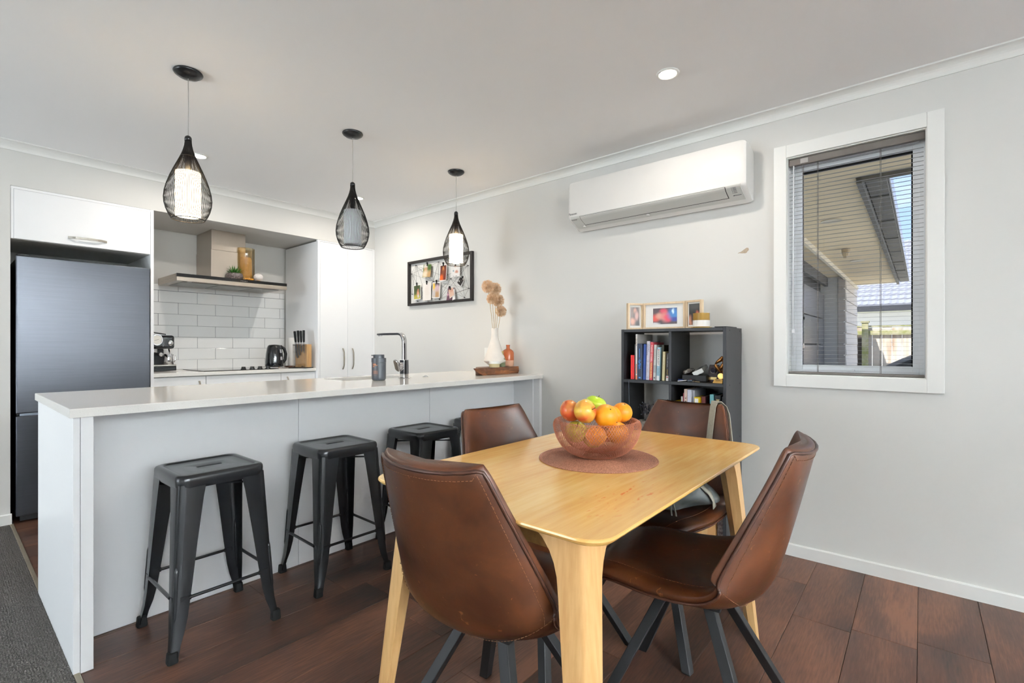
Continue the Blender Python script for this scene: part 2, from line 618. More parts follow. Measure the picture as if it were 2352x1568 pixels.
# glazing of the openings that stand behind the camera
g = MB()
for a, b in ((-2.0, -0.52), (-0.58, 0.9)):
    for x in (a, b - .06):
        g.box(x, x + .06, yy0 + .03, yy1 - .03, 0, 2.12)
    g.box(a, b, yy0 + .03, yy1 - .03, 0, .06).box(a, b, yy0 + .03, yy1 - .03, 2.06, 2.12)
struct('door_1', g, M_ALU)
g = MB()
for x in (1.2, 1.82, 2.44):
    g.box(x, x + .06, yy0 + .03, yy1 - .03, .8, 2.12)
g.box(1.2, 2.5, yy0 + .03, yy1 - .03, .8, .86).box(1.2, 2.5, yy0 + .03, yy1 - .03, 2.06, 2.12)
struct('window_2', g, M_ALU)
g = MB()
for y in (2.4, 3.27, 4.14):
    g.box(X0 - .09, X0 - .03, y, y + .06, 0, 2.12)
g.box(X0 - .09, X0 - .03, 2.4, 4.2, 0, .06).box(X0 - .09, X0 - .03, 2.4, 4.2, 2.06, 2.12)
struct('door_2', g, M_ALU)  # unseen opening, set here to hold the added side fill

ceiling = struct('ceiling', MB().box(X0 - .12, XW + .14, Y0R - .12, 5.2, ZC, ZC + .12), M_CEIL)
ceiling['label'] = 'flat white ceiling with downlights and pendants'
# coved cornice
def cove(n=6, w=0.055, h=0.052):
    pts = [(0, 0), (w, 0), (w, -0.007)]
    for i in range(n + 1):
        a = PI / 2 * i / n
        pts.append((w - 0.006 - (w - 0.012) * math.sin(a), -0.008 - (h - 0.014) * (1 - math.cos(a))))
    pts += [(0.006, -h), (0, -h)]
    return pts
struct('trim_2', MB().prism([(XW - u, ZC + v) for u, v in cove()], Y0R, YF, 'xz'), M_TRIM)
struct('trim_3', MB().prism([(YF - u, ZC + v) for u, v in cove()], X0, XW, 'yz'), M_TRIM)
# skirting
sk = MB().prism([(XW, 0), (XW - .012, 0), (XW - .012, .059), (XW - .008, .064), (XW, .064)], Y0R, 2.19, 'xz')
struct('baseboard_right', sk, M_TRIM)
sk = MB().prism([(YF, 0), (YF - .012, 0), (YF - .012, .066), (YF - .008, .071), (YF, .071)], X0, 0.31, 'yz')
struct('baseboard_back', sk, M_TRIM)
# a chip in the paint
pc = [(0, 0), (.012, .001), (.02, -.001), (.045, -.003), (.052, .0), (.055, .006), (.060, .009), (.064, .017), (.060, .026), (.05, .027), (.035, .018), (.017, .007), (.006, .005)]
chip = MB().prism([(0.800 - u * .92, 1.636 + v) for u, v in pc], XW - .0008, XW + .002, 'yz').build('paint_chip', mat('bare_plaster', (176, 160, 140), 0.9, var=0.06, scale=60), wall_right)

# wall tiles over the bench
grout = MB().box(1.05, 2.316, YN + .0045, YN + .008, 0.89, 1.648)
gb = grout.build('grout', M_GROUT, wall_back)
rows = [(1.5935, 1.648, 1)] + [(1.492 - .1 * i, 1.592 - .1 * i, i % 2) for i in range(7)]
for i, (za, zb, ph) in enumerate(rows):
    ph = (i + 1) % 2
    x = 0.941 + 0.1475 * ph
    while x < 2.316:
        a, b = max(x, 1.05), min(x + 0.295, 2.316)
        if b - a > 0.01:
            MB().box(a + .0014, b - .0014, YN, YN + .008, max(za, .9075) + .0005, zb - .0014).build('tile', M_TILE, wall_back, bevel=0.0015, seg=2)
        x += 0.295

# ------------------------------------------------------------------ window with its reveal, architrave, sash and pane
win = thing('window_1', 'tall white aluminium window with wide white architrave and venetian blind', 'window', (XW, 0.27, 0.955), kind='structure')
AO = (-0.078, 0.613, 0.896, 2.180)
t = .018
for y0, y1, z0, z1 in ((AO[0], WY0 + .003, AO[2], AO[3]), (WY1 - .003, AO[1], AO[2], AO[3]), (WY0 + .003, WY1 - .003, AO[2], WZ0 + .003), (WY0 + .003, WY1 - .003, WZ1 - .003, AO[3])):
    MB().box(XW - t, XW - .0005, y0, y1, z0, z1).build('architrave', M_TRIM, win, bevel=.002)
for y0, y1, z0, z1 in ((WY0, WY0 + .008, WZ0, WZ1), (WY1 - .008, WY1, WZ0, WZ1), (WY0 + .008, WY1 - .008, WZ0, WZ0 + .008), (WY0 + .008, WY1 - .008, WZ1 - .008, WZ1)):
    MB().box(XW - .004, XW + .10, y0, y1, z0, z1).build('reveal_liner', M_TRIM, win, bevel=.001, seg=1)
FX = XW + .085
def frame(y0, y1, z0, z1, w, xa, xb):
    m = MB()
    m.box(xa, xb, y0, y0 + w, z0, z1).box(xa, xb, y1 - w, y1, z0, z1).box(xa, xb, y0 + w, y1 - w, z0, z0 + w).box(xa, xb, y0 + w, y1 - w, z1 - w, z1)
    return m
fr = frame(WY0 + .008, WY1 - .008, WZ0 + .008, WZ1 - .008, .022, FX, FX + .05).build('window_frame', M_ALU, win, bevel=.002)
frame(WY0 + .024, WY1 - .028, WZ0 + .026, WZ1 - .03, .030, FX + .012, FX + .06).build('sash', M_ALU, win, bevel=.003)
frame(.034, .504, 1.003, 2.056, .006, FX + .03, FX + .055).build('glazing_gasket', M_RUBBER, win)
MB().box(FX + .04, FX + .044, .036, .502, 1.006, 2.053).build('pane', M_GLASS, win)
lt = MB().box(FX - .012, FX + .012, .262, .276, .966, .99).box(FX - .02, FX - .008, .258, .28, .972, .982).build('latch', M_ALU, win, bevel=.002)

# ------------------------------------------------------------------ venetian blind
M_SLAT = mat('grey_slat', (176, 176, 178), 0.4, spec=0.5, var=0.03)
M_RAIL = mat('grey_headrail', (108, 102, 97), 0.45, 0.2, var=0.05)
M_CORD = mat('grey_cord', (92, 88, 84), 0.8, var=0.1)
bl = thing('venetian_blind', 'grey aluminium venetian blind lowered with slats open in the window', 'blind', (XW + .03, .27, .96))
bx0, bx1 = XW + .010, XW + .036
hr = MB().box(bx0, bx1, -.011, .546, 2.070, 2.106).build('headrail', M_RAIL, bl, bevel=.003)
MB().box(bx0 - .004, bx0 + .004, .455, .492, 2.074, 2.1).build('cord_lock', mat('clear_plastic', (205, 200, 196), 0.2, var=0.05, trans=0.3), hr, bevel=.002)
slat = None
def slat_mb():
    m = MB()
    prof = [(-.006, 0), (-.003, .0006), (0, .0009), (.003, .0006), (.006, 0), (.003, .0001), (0, .0004), (-.003, .0001)]
    return m.prism([(bx0 + .0135 + u, .985 + v) for u, v in prof], -.006, .545, 'xz')
N_SL = 53
for i in range(N_SL):
    z = i * (2.058 - .988) / (N_SL - 1)
    if slat is None:
        slat = slat_mb().build('slat', M_SLAT, bl)
    else:
        share('slat', slat, (0, 0, z), bl)
MB().box(bx0 + .001, bx1 - .001, -.009, .546, .964, .977).build('bottom_rail', M_RAIL, bl, bevel=.003)
for y in (.413, .152):
    m = MB()
    for dx in (-.0078, .0078):
        m.tube([(bx0 + .0135 + dx, y, 2.07), (bx0 + .0135 + dx, y, .977)], .0008, 5)
    m.tube([(bx0 + .0135, y + .004, 2.07), (bx0 + .0135, y + .004, .977)], .0009, 5)
    m.build('ladder_cord', M_CORD, bl)
pc_ = MB()
for d in (0, .004):
    pc_.tube([(bx0 - .004, .476 + d, 2.072), (bx0 - .005, .475 + d, 1.3), (bx0 - .005, .474, 1.255)], .0009, 5)
pc_.tube([(bx0 - .005, .474, 1.255), (bx0 - .005, .475, 1.125)], .001, 5)
pcd = pc_.build('pull_cord', M_CORD, bl)
MB().lathe([(.002, 0), (.006, .002), (.0045, .022), (.002, .028)], 10, c=(bx0 - .005, .475, 1.098)).build('tassel', MATS['clear_plastic'], pcd, smooth=True)
MB().lathe([(.002, 0), (.004, .003), (.004, .012), (.002, .016)], 10, c=(bx0 - .005, .474, 1.25)).build('cord_joiner', M_BLACKM, pcd, smooth=True)
wd = MB().tube([(bx0 - .003, .522, 2.068), (bx0 - .006, .523, 1.62), (bx0 - .006, .527, 1.06)], .0032, 6).build('tilt_wand', mat('clear_wand', (226, 228, 230), 0.15, var=0.03), bl, smooth=True)
MB().box(bx0 - .012, bx0, .517, .53, 1.18, 1.2).build('wand_clip', M_ALU, wd, bevel=.002)

# ------------------------------------------------------------------ heat pump on the right wall
M_AC = mat('glossy_white_plastic', (230, 228, 224), 0.14, spec=0.5, var=0.008)
M_AC2 = mat('satin_grey_white_plastic', (206, 206, 201), 0.3, spec=0.5, var=0.01)
M_DARKGAP = mat('dark_gap', (48, 47, 44), 0.7, var=0.1)
M_INK = mat('dark_grey_ink', (70, 70, 72), 0.5, var=0.05)
ac = thing('heat_pump', 'long white wall mounted heat pump under the cornice', 'air conditioner', (XW, 1.3, 1.905))
AF, AY0, AY1 = 2.775, 0.716, 1.842
body_p = [(XW, 1.912), (XW, 2.19), (2.86, 2.216), (2.80, 2.218), (2.782, 2.214), (AF + .001, 2.200), (AF, 2.05), (AF, 1.986), (2.779, 1.973), (2.790, 1.963), (2.812, 1.951), (2.838, 1.940), (2.856, 1.933), (2.885, 1.920), (2.91, 1.906)]
rings = []
cx, cz = 2.87, 2.06
for y, s in ((AY0 + .000, .93), (AY0 + .006, .965), (AY0 + .016, .99), (AY0 + .03, 1), (AY1 - .03, 1), (AY1 - .016, .99), (AY1 - .006, .965), (AY1, .93)):
    rings.append([(min(XW, XW + (x - XW) * s), y, cz + (z - cz) * (s if z > 0 else 1)) for x, z in body_p])
ab = MB().loft(rings).build('body', M_AC, ac, smooth=True, auto=35)
# front lower band (grey) with louver flap
low = [(2.7748, 1.980), (2.779, 1.972), (2.790, 1.962), (2.812, 1.950), (2.838, 1.939), (2.856, 1.932), (2.880, 1.921)]
def low_at(f):
    k = min(max(f, 0), .9999) * (len(low) - 1)
    q = int(k)
    g = k - q
    return low[q][0] + (low[q + 1][0] - low[q][0]) * g, low[q][1] + (low[q + 1][1] - low[q][1]) * g
def band(y0, y1, off, f0=0.0, f1=1.0):
    pts = [low_at(f0 + (f1 - f0) * i / 10) for i in range(11)]
    m = MB()
    rr = []
    for y in (y0, y1):
        rr.append([(x - off, y, z - off * .6) for x, z in pts] + [(x + .004, y, z + .006) for x, z in reversed(pts)])
    return m.loft(rr)
band(AY0 + .026, AY1 - .022, .0012).build('lower_panel', M_AC2, ac, bevel=.001)
band(.820, 1.748, .0022, .05, .80).build('louver_gap', M_DARKGAP, ac)
lv = band(.8235, 1.7445, .0036, .075, .755).build('louver', M_AC2, ac)
for y in (1.768, 1.31):
    MB().box(2.852, 2.868, y - .014, y + .0, 1.922, 1.936).build('louver_catch', M_AC, ac, bevel=.002)
text('lettering', 'Panasonic', .022, (AF - .0008, 1.800, 2.001), (0, -1, 0), (0, 0, 1), M_INK, ac, width=.062)
text('lettering', 'Inverter', .016, (2.785, 1.795, 1.9628), (0, -1, 0), (-.75, 0, .66), M_INK, ac, width=.045)
mk = MB()
def on_low(f):
    k = f * (len(low) - 1)
    q = min(int(k), len(low) - 2)
    g = k - q
    return low[q][0] + (low[q + 1][0] - low[q][0]) * g - .0022, low[q][1] + (low[q + 1][1] - low[q][1]) * g - .0014
for i in range(5):
    x, z = on_low(.22 + i * .075)
    mk.box(x - .0008, x + .002, .789, .792, z - .001, z + .001)
    mk.box(x - .0008, x + .002, .768, .785, z - .0008, z + .0008)
x, z = on_low(.66)
mk.box(x - .001, x + .003, .752, .793, z - .0008, z + .0008).box(x - .001, x + .003, .788, .794, z - .0018, z + .0018)
mk.build('indicator_marks', M_INK, ac)

# ------------------------------------------------------------------ downlights
M_LED = mat('warm_led', (255, 250, 240), 0.4, emit=(255, 244, 228), estr=14)
for i, (x, y, lab) in enumerate(((2.202, .906, 'round white recessed downlight above the dining table'), (1.137, 3.688, 'round recessed downlight near the fridge, behind the nearest pendant'), (2.337, 3.696, 'round recessed downlight near the pantry, behind the unlit pendant'))):
    dl = thing('downlight', lab, 'downlight', (x, y, ZC), group='recessed ceiling downlights')
    MB().lathe([(.040, -.001), (.052, -.001), (.050, -.006), (.044, -.009), (.040, -.006)], 32, c=(x, y, ZC), cap=False).build('bezel', M_TRIM, dl, smooth=True)
    MB().lathe([(.0005, -.0045), (.03, -.0045), (.041, -.003), (.041, -.001), (.0005, -.001)], 32, c=(x, y, ZC), cap=False).build('diffuser', M_LED, dl, smooth=True)
    lamp('downlight_glow', 'AREA', (x, y, ZC - .012), (0, 0, 0), 5.0 if i == 0 else 6.0, (1.0, 0.92, 0.83), shape='DISK', size=.08)

for x, y in ((-.25, -.7), (-2.3, -.7), (-.25, -2.4)):  # lamps added out of view to brighten table and floor
    dl = thing('downlight', 'unseen recessed downlight added to light table and floor from above', 'downlight', (x, y, ZC), group='unseen downlights added for extra light')
    MB().lathe([(.040, -.001), (.052, -.001), (.050, -.006), (.044, -.009), (.040, -.006)], 32, c=(x, y, ZC), cap=False).build('bezel', M_TRIM, dl, smooth=True)
    MB().lathe([(.0005, -.0045), (.03, -.0045), (.041, -.003), (.041, -.001), (.0005, -.001)], 32, c=(x, y, ZC), cap=False).build('diffuser', M_LED, dl, smooth=True)
    lamp('downlight_glow', 'AREA', (x, y, ZC - .012), (0, 0, 0), 3.0, (1.0, 0.92, 0.82), shape='DISK', size=.08)
# ------------------------------------------------------------------ pendants over the island
M_CAGE = mat('black_wire', (24, 21, 19), 0.4, 0.3, var=0.1)
M_SHADE = mat('lit_white_shade', (250, 244, 232), 0.7, emit=(255, 232, 196), estr=2.6, var=0.01)
M_SHADE0 = mat('unlit_white_shade', (232, 236, 240), 0.7, var=0.015)
M_FLEX = mat('clear_flex', (172, 170, 164), 0.3, var=0.05)
cage_prof = [(0, .0125), (.012, .0130), (.03, .0150), (.05, .0195), (.07, .0260), (.09, .0340), (.115, .0450), (.145, .0580), (.18, .0720), (.215, .0835), (.25, .0920), (.28, .0950), (.305, .0930), (.33, .0870), (.352, .0780), (.368, .0690), (.373, .0655)]
def make_pendant(x, y, top, lit, lab):
    p = thing('pendant_light', lab, 'pendant light', (x, y, top), group='pendants above the island')
    c = (x, y, ZC)
    MB().lathe([(.0005, -.030), (.02, -.029), (.042, -.022), (.056, -.012), (.060, -.005), (.058, -.0005), (.0005, -.0005)], 40, c=c, cap=False).build('canopy', M_BLACK, p, smooth=True)
    MB().tube([(x, y, ZC - .028), (x + .001, y, (ZC + top) / 2), (x, y, top + .012)], .0016, 6).build('cord', M_FLEX, p, smooth=True)
    MB().lathe([(.0005, .016), (.007, .015), (.0125, .010), (.0145, .004), (.0145, -.012), (.0005, -.012)], 20, c=(x, y, top), cap=False).build('cap', M_BLACK, p, smooth=True)
    cg = MB()
    n = 66
    for i in range(n):
        a = 2 * PI * i / n
        cg.tube([(x + math.cos(a) * r, y + math.sin(a) * r, top - d) for d, r in cage_prof], .00105, 4, cap=False)
    for d, r, w in ((.373, .0655, .0022), (.082, .0305, .0018), (.004, .0128, .002)):
        cg.tube([(x + math.cos(2 * PI * j / 40) * r, y + math.sin(2 * PI * j / 40) * r, top - d) for j in range(40)], w, 5, closed=True)
    o = cg.build('wire_cage', M_CAGE, p, smooth=True)
    o['kind'] = 'stuff'
    s = MB()
    for rr in ((.0505, .0490),):
        s.lathe([(rr[0], -.155), (rr[0], -.358), (rr[1], -.358), (rr[1], -.156), (rr[0], -.155)], 40, c=(x, y, top), cap=False)
    s.build('shade', M_SHADE if lit else M_SHADE0, p, smooth=True, auto=40)
    h = MB()
    h.lathe([(.0005, -.06), (.013, -.062), (.015, -.10), (.013, -.14), (.0005, -.142)], 16, c=(x, y, top), cap=False)
    h.build('lamp_holder', M_BLACKM, p, smooth=True)
    bulb = MB().ball((x, y, top - .205), .026, 16, 10, (1, 1, 1.2)).build('bulb', mat('lit_bulb', (255, 245, 230), .5, emit=(255, 226, 184), estr=25) if lit else mat('frosted_bulb', (235, 236, 236), .4, var=.01), p, smooth=True)
    if lit:
        lamp('pendant_glow', 'POINT', (x, y, top - .30), (0, 0, 0), 2.2, (1.0, 0.80, 0.58), shadow_soft_size=.035)
    return p
make_pendant(.759, 2.605, 2.071, True, 'lit black wire teardrop pendant, nearest of the three over the island')
make_pendant(1.609, 2.600, 2.074, False, 'unlit black wire teardrop pendant in the middle of the three')
make_pendant(2.448, 2.595, 2.076, True, 'lit black wire teardrop pendant in front of the photo frame')

# ------------------------------------------------------------------ kitchen island
isl = thing('kitchen_island', 'white panelled kitchen island body with deep stool recess', 'island', (1.6, 2.6, 0))
IY = 2.180
IX0 = .300
MB().box(IX0, IX0 + .018, IY + .001, 3.035, 0.001, .8695).build('end_panel', M_CAB, isl, bevel=.001)
MB().box(IX0 + .019, .353, IY, IY + .235, 0.001, .8695).build('front_post', M_CAB, isl, bevel=.001)
for i, (a, b) in enumerate(((.353, 1.190), (1.192, 2.050), (2.052, 2.895))):
    MB().box(a, b, 2.420, 2.436, 0.001, .8695).build('back_panel', M_CAB, isl, bevel=.0008, seg=1)
MB().box(2.893, 2.907, IY + .055, 2.42, 0.001, .8695).build('side_panel', M_CAB, isl, bevel=.001)
MB().box(2.9075, 2.9365, IY + .002, 2.43, 0.001, .8695).build('front_post', M_CAB, isl, bevel=.001)
MB().box(.36, 2.93, 2.44, 3.03, .002, .70).build('carcass', M_CABIN, isl)

# top with an under-mount cut-out
top = thing('island_countertop', 'long white speckled stone countertop on the island', 'countertop', (1.6, 2.6, .87))
SX0, SX1, SY0, SY1 = 1.61, 2.13, 2.675, 2.965
def slab_with_hole(x0, x1, y0, y1, z0, z1, hole):
    from mathutils.geometry import tessellate_polygon
    e = .003
    def rect(d, z):
        return [(x0 + d, y0 + d, z), (x1 - d, y0 + d, z), (x1 - d, y1 - d, z), (x0 + d, y1 - d, z)]
    m = MB()
    m.loft([rect(0, z0), rect(0, z1 - e), rect(e * .3, z1 - e * .3), rect(e, z1)], True, False, False)
    for z, d in ((z0, 0), (z1, e)):
        out = [Vector(p) for p in rect(d, z)]
        inn = [Vector((h[0], h[1], z)) for h in hole]
        m.add([tuple(p) for p in out + inn], tessellate_polygon([out, inn]))
    m.loft([[(h[0], h[1], z0) for h in hole], [(h[0], h[1], z1) for h in hole]], True, False, False)
    return m
hole = rrect((SX1 - SX0) / 2, (SY1 - SY0) / 2, .035, 8, ((SX0 + SX1) / 2, (SY0 + SY1) / 2))
slab_with_hole(.290, XW - .001, 2.172, 3.040, .870, .900, hole).build('slab', M_STONE, top)
snk = thing('sink', 'stainless steel under-mount sink set in the island countertop', 'sink', ((SX0 + SX1) / 2, 2.82, .75))
cxs, cys = (SX0 + SX1) / 2, (SY0 + SY1) / 2
sr = []
for gx, z, r in ((.004, .8695, .038), (.002, .866, .038), (-.004, .73, .05), (-.02, .715, .05), (-.2, .712, .03)):
    sr.append([(x, y, z) for x, y in rrect((SX1 - SX0) / 2 + max(gx, -.1), (SY1 - SY0) / 2 + max(gx, -.1), r, 8, (cxs, cys))])
sm = MB().loft(sr, True, False, True)
sm.build('basin', M_STEEL, snk, smooth=True, auto=50)
MB().lathe([(.0005, 0), (.04, 0), (.044, .003), (.03, .001)], 20, c=(cxs, cys, .7125)).build('drain', M_CHROME, snk, smooth=True)
def disc(name, lab, cat, x, y, r, h, m):
    t = thing(name, lab, cat, (x, y, .9))
    MB().lathe([(.0005, 0), (r, 0), (r, h * .5), (r * .92, h), (r * .3, h * 1.3), (.0005, h * 1.3)], 24, c=(x, y, .9)).build('rim', m, t, smooth=True)
    MB().lathe([(.0005, 0), (r * .6, 0), (r * .55, h * 1.6), (.0005, h * 1.7)], 20, c=(x, y, .9 + h * .6)).build('cap', m, t, smooth=True)
disc('waste_button', 'small round chrome button set in the countertop right of the tap', 'button', 2.184, 2.617, .022, .004, M_CHROME)

# tap
TX, TY = 1.992, 2.605
tap = thing('kitchen_tap', 'tall square chrome mixer tap on the island countertop', 'tap', (TX, TY, .9))
MB().box(TX - .028, TX + .028, TY - .028, TY + .028, .9, .904).build('base_plate', M_CHROME, tap, bevel=.001)
MB().box(TX - .020, TX + .020, TY - .022, TY + .022, .904, 1.022).build('tap_body', M_CHROME, tap, bevel=.003)
pth = [(TX, TY, 1.02), (TX, TY, 1.12)]
rb, zt = .055, 1.193
for i in range(0, 9):
    a = PI / 2 * i / 8
    pth.append((TX, TY + rb - rb * math.cos(a), zt - rb + rb * math.sin(a)))
pth.append((TX, TY + .285, zt))
rings = []
for i, p in enumerate(pth):
    d = (Vector(pth[min(i + 1, len(pth) - 1)]) - Vector(pth[max(i - 1, 0)])).normalized()
    nrm = Vector((1, 0, 0)).cross(d)
    q = rrect(.0155, .0085, .003, 2)
    rings.append([tuple(Vector(p) + Vector((1, 0, 0)) * u + nrm * v) for u, v in q])
sp = MB().loft(rings).build('spout', M_CHROME, tap, smooth=True, auto=40)
MB().box(TX - .010, TX + .010, TY + .255, TY + .278, zt - .013, zt - .007).build('aerator', M_CHROME, sp, bevel=.002)
MB().cyl((TX - .018, TY, .99), (TX - .045, TY, .99), .017, .015, 20).build('cartridge', M_CHROME, tap, smooth=True, auto=40)
lm = MB()
lr = []
for s in (0, 1):
    ring = []
    for u, v in rrect(.052, .019, .0185, 6):
        ring.append((TX - .045 - s * .012, u, v))
    lr.append(ring)
mtx = Matrix.Translation((0, TY + .012, .985)) @ Matrix.Translation((TX - .05, 0, 0)) @ Matrix.Rotation(R(-38), 4, 'Y') @ Matrix.Rotation(R(118), 4, 'X') @ Matrix.Translation((-(TX - .05), 0, 0))
lm.loft(lr, mtx=mtx).build('lever', M_CHROME, tap, bevel=.003)

# soap pump
M_SOAP = mat('slate_grey_plastic', (70, 74, 80), 0.35, spec=0.5, var=0.03)
M_ORANGE = mat('orange_print', (222, 146, 100), 0.6, var=0.04)
SXp, SYp = 1.775, 2.575
sop = thing('soap_dispenser', 'slate grey soap dispenser with orange print beside the sink', 'soap dispenser', (SXp, SYp, .9))
c = (SXp, SYp, .9)
MB().lathe([(.0005, 0), (.033, 0), (.039, .003), (.0425, .010), (.043, .020), (.043, .111), (.0005, .111)], 36, c=c).build('bottle', M_SOAP, sop, smooth=True, auto=40)
MB().lathe([(.0005, .112), (.0445, .112), (.0445, .137), (.043, .138), (.0005, .138)], 36, c=c).build('collar', M_SOAP, sop, smooth=True, auto=40)
MB().lathe([(.0005, .138), (.0335, .138), (.0335, .157), (.032, .159), (.0005, .159)], 36, c=c).box(SXp - .042, SXp - .02, SYp - .006 + .012, SYp + .006 + .012, .9 + .152, .9 + .1575).build('pump_head', M_SOAP, sop, smooth=True, auto=40)
# printed bands wrap round the bottle on the side facing the dining table
def wrap_print(name, rows, m, par, cc, r):
    mb = MB()
    for a0, a1, z0, z1 in rows:
        n = 8
        ring = [[], []]
        for i in range(n + 1):
            a = R(a0 + (a1 - a0) * i / n)
            for k, z in ((0, z0), (1, z1)):
                ring[k].append((cc[0] + r * math.cos(a), cc[1] + r * math.sin(a), cc[2] + z))
        mb.loft(ring, False)
    return mb.build(name, m, par)
wrap_print('printed_text', [(-178, -148, .098, .103), (-178, -135, .092, .0945), (-178, -160, .084, .088)], M_ORANGE, sop, c, .0433)
wrap_print('printed_text', [(-178, -132, .040 + i * .0045, .0425 + i * .0045) for i in range(5)] + [(-170, -140, .030, .0315)], mat('brown_print', (150, 108, 92), .6, var=.05), sop, c, .0433)

# timber slab with bottles and vase near the wall
wood('burl_wood', (44, 27, 18), (150, 94, 52), axis=0, scale=9, ring=10, rough=.45, c3=(92, 54, 30))
wood('burl_top', (120, 74, 42), (168, 112, 66), axis=0, scale=6, ring=10, rough=.4)
tr = thing('wooden_tray', 'rough live edge timber slab near the wall end of the island', 'tray', (2.68, 2.45, .9))
tb = MB()
rr = []
rt = random.Random(2)
for i in range(25):
    f = i / 24
    x = 2.440 + f * .487
    e = min(1, f / .22)
    zb = .9 + .052 * (1 - e) ** 1.5 * .95 + rt.uniform(0, .0015)
    y0 = 2.398 - .004 * rt.uniform(-1, 1) + 0
    yb_ = min(2.55, max(x / 1.0224, y0 + .014))
    ring = [(x, y0 + .008, zb), (x, y0 + rt.uniform(-.002, .003), zb + .35 * (.955 - zb)), (x, y0 + rt.uniform(-.003, .003), zb + .7 * (.955 - zb)), (x, y0 + .004, .955), (x, yb_, .955), (x, yb_ + .003, zb)]
    rr.append(ring)
tb.loft(rr).build('slab', MATS['burl_wood'], tr, smooth=True, auto=30)
ZT = .9555
vs1 = thing('vase', 'white tapered ceramic vase holding dried flower heads', 'vase', (2.735, 2.475, ZT))
c = (2.735, 2.475, ZT)
M_CERAM = mat('matt_white_ceramic', (236, 230, 222), 0.6, spec=.3, var=.03, scale=18, bump=.06, bscale=40)
MB().lathe([(.0005, 0), (.034, 0), (.038, .006), (.082, .040), (.084, .046), (.080, .056), (.033, .198), (.028, .222), (.0265, .245), (.0275, .292), (.0245, .292), (.024, .25), (.024, .2), (.0005, .18)], 40, c=c, cap=False).build('body', M_CERAM, vs1, smooth=True, auto=50)
fl_mat = mat('dried_flower', (240, 212, 180), .85, col2=(210, 170, 132), scale=50, spec=.1)
st_mat = mat('dried_stem', (188, 164, 124), .8, var=.12, scale=60)
heads = [(2.652, 2.47, 1.555, .047), (2.755, 2.49, 1.547, .047), (2.668, 2.44, 1.465, .041), (2.757, 2.46, 1.458, .046), (2.812, 2.48, 1.380, .042)]
hr_ = random.Random(11)
fi = None
for hi, (hx, hy, hz, hrr) in enumerate(heads):
    lab = ['round dried flower head at the upper left of the bunch', 'round dried flower head at the upper right of the bunch', 'loose dried flower head at the left of the bunch', 'dense dried flower head in the middle of the bunch', 'lowest dried flower head, leaning right over the bunch'][hi]
    f = thing('dried_flower', lab, 'dried flower', (2.735, 2.475, ZT + .29), group='dried flowers in the white vase')
    b0 = Vector((2.735 + (hx - 2.735) * .12, 2.475 + (hy - 2.475) * .12, ZT + .20))
    MB().tube([b0, b0.lerp(Vector((hx, hy, hz)), .5) + Vector((.004, 0, 0)), (hx, hy, hz)], .0022, 6).build('stem', st_mat, f, smooth=True)
    m = MB()
    n = 560
    for i in range(n):
        zz = 1 - 2 * (i + .5) / n
        a = i * 2.39996
        rr2 = math.sqrt(1 - zz * zz)
        d = Vector((rr2 * math.cos(a), rr2 * math.sin(a), zz)) + Vector((hr_.uniform(-.12, .12), hr_.uniform(-.12, .12), hr_.uniform(-.12, .12)))
        d.normalize()
        ln = hrr * hr_.uniform(.80, 1.04)
        p0 = Vector((hx, hy, hz)) + d * hrr * .25
        p1 = Vector((hx, hy, hz)) + d * ln
        m.bar(p0, p1, .0007, w1=.0007, h1=.0007)
        s = d.orthogonal().normalized() * .0026
        t2 = d.cross(s)
        m.add([p1 - s, p1 + t2, p1 + s, p1 - t2, p1 + d * .0042, p1 - d * .003], [(0, 1, 4), (1, 2, 4), (2, 3, 4), (3, 0, 4), (1, 0, 5), (2, 1, 5), (3, 2, 5), (0, 3, 5)])
    o = m.build('flower_head', fl_mat, f)
    o['kind'] = 'stuff'
def bottle(name, lab, cat, x, y, parts):
    t = thing(name, lab, cat, (x, y, ZT), group=None)
    for nm, prof, m in parts:
        MB().lathe(prof, 28, c=(x, y, ZT)).build(nm, m, t, smooth=True, auto=40)
    return t
M_CREAM = mat('pale_cream_balm', (206, 192, 150), .25, spec=.5, var=.05)
bottle('cream_jar', 'small squat jar with white lid on the timber slab', 'jar', 2.665, 2.415, [('jar', [(.0005, 0), (.037, 0), (.039, .003), (.039, .026), (.0005, .026)], M_CREAM), ('lid', [(.0005, .0262), (.0395, .0262), (.0395, .043), (.038, .045), (.0005, .045)], M_TRIM)])
M_PERF = mat('pale_green_glass', (196, 204, 176), .05, trans=.75, var=.02)
bottle('perfume_bottle', 'slim glass perfume bottle with gold cap between the jar and brown bottle', 'bottle', 2.757, 2.425, [('glass', [(.0005, 0), (.026, 0), (.0285, .003), (.0285, .06), (.022, .068), (.013, .072), (.0005, .072)], M_PERF), ('liquid', [(.0005, .004), (.0245, .004), (.0245, .032), (.0005, .032)], mat('olive_liquid', (150, 156, 110), .2, var=.05)), ('gold_cap', [(.0005, .0722), (.0155, .0722), (.0155, .116), (.014, .118), (.0005, .118)], mat('pale_gold', (206, 184, 130), .3, .9, var=.04))])
bottle('ceramic_bottle', 'terracotta glazed bottle with bare clay base on the timber slab', 'bottle', 2.848, 2.44, [('clay_base', [(.0005, 0), (.036, 0), (.043, .006), (.0455, .014), (.0455, .048), (.0005, .048)], mat('bare_clay', (206, 160, 132), .8, var=.05, scale=40)), ('glazed_body', [(.0005, .0482), (.0458, .0482), (.0458, .106), (.041, .118), (.030, .128), (.017, .134), (.0135, .14), (.0135, .158), (.0155, .161), (.0155, .166), (.010, .166), (.0095, .14), (.0005, .13)], mat('terracotta_glaze', (172, 92, 54), .25, spec=.5, var=.12, scale=20))])

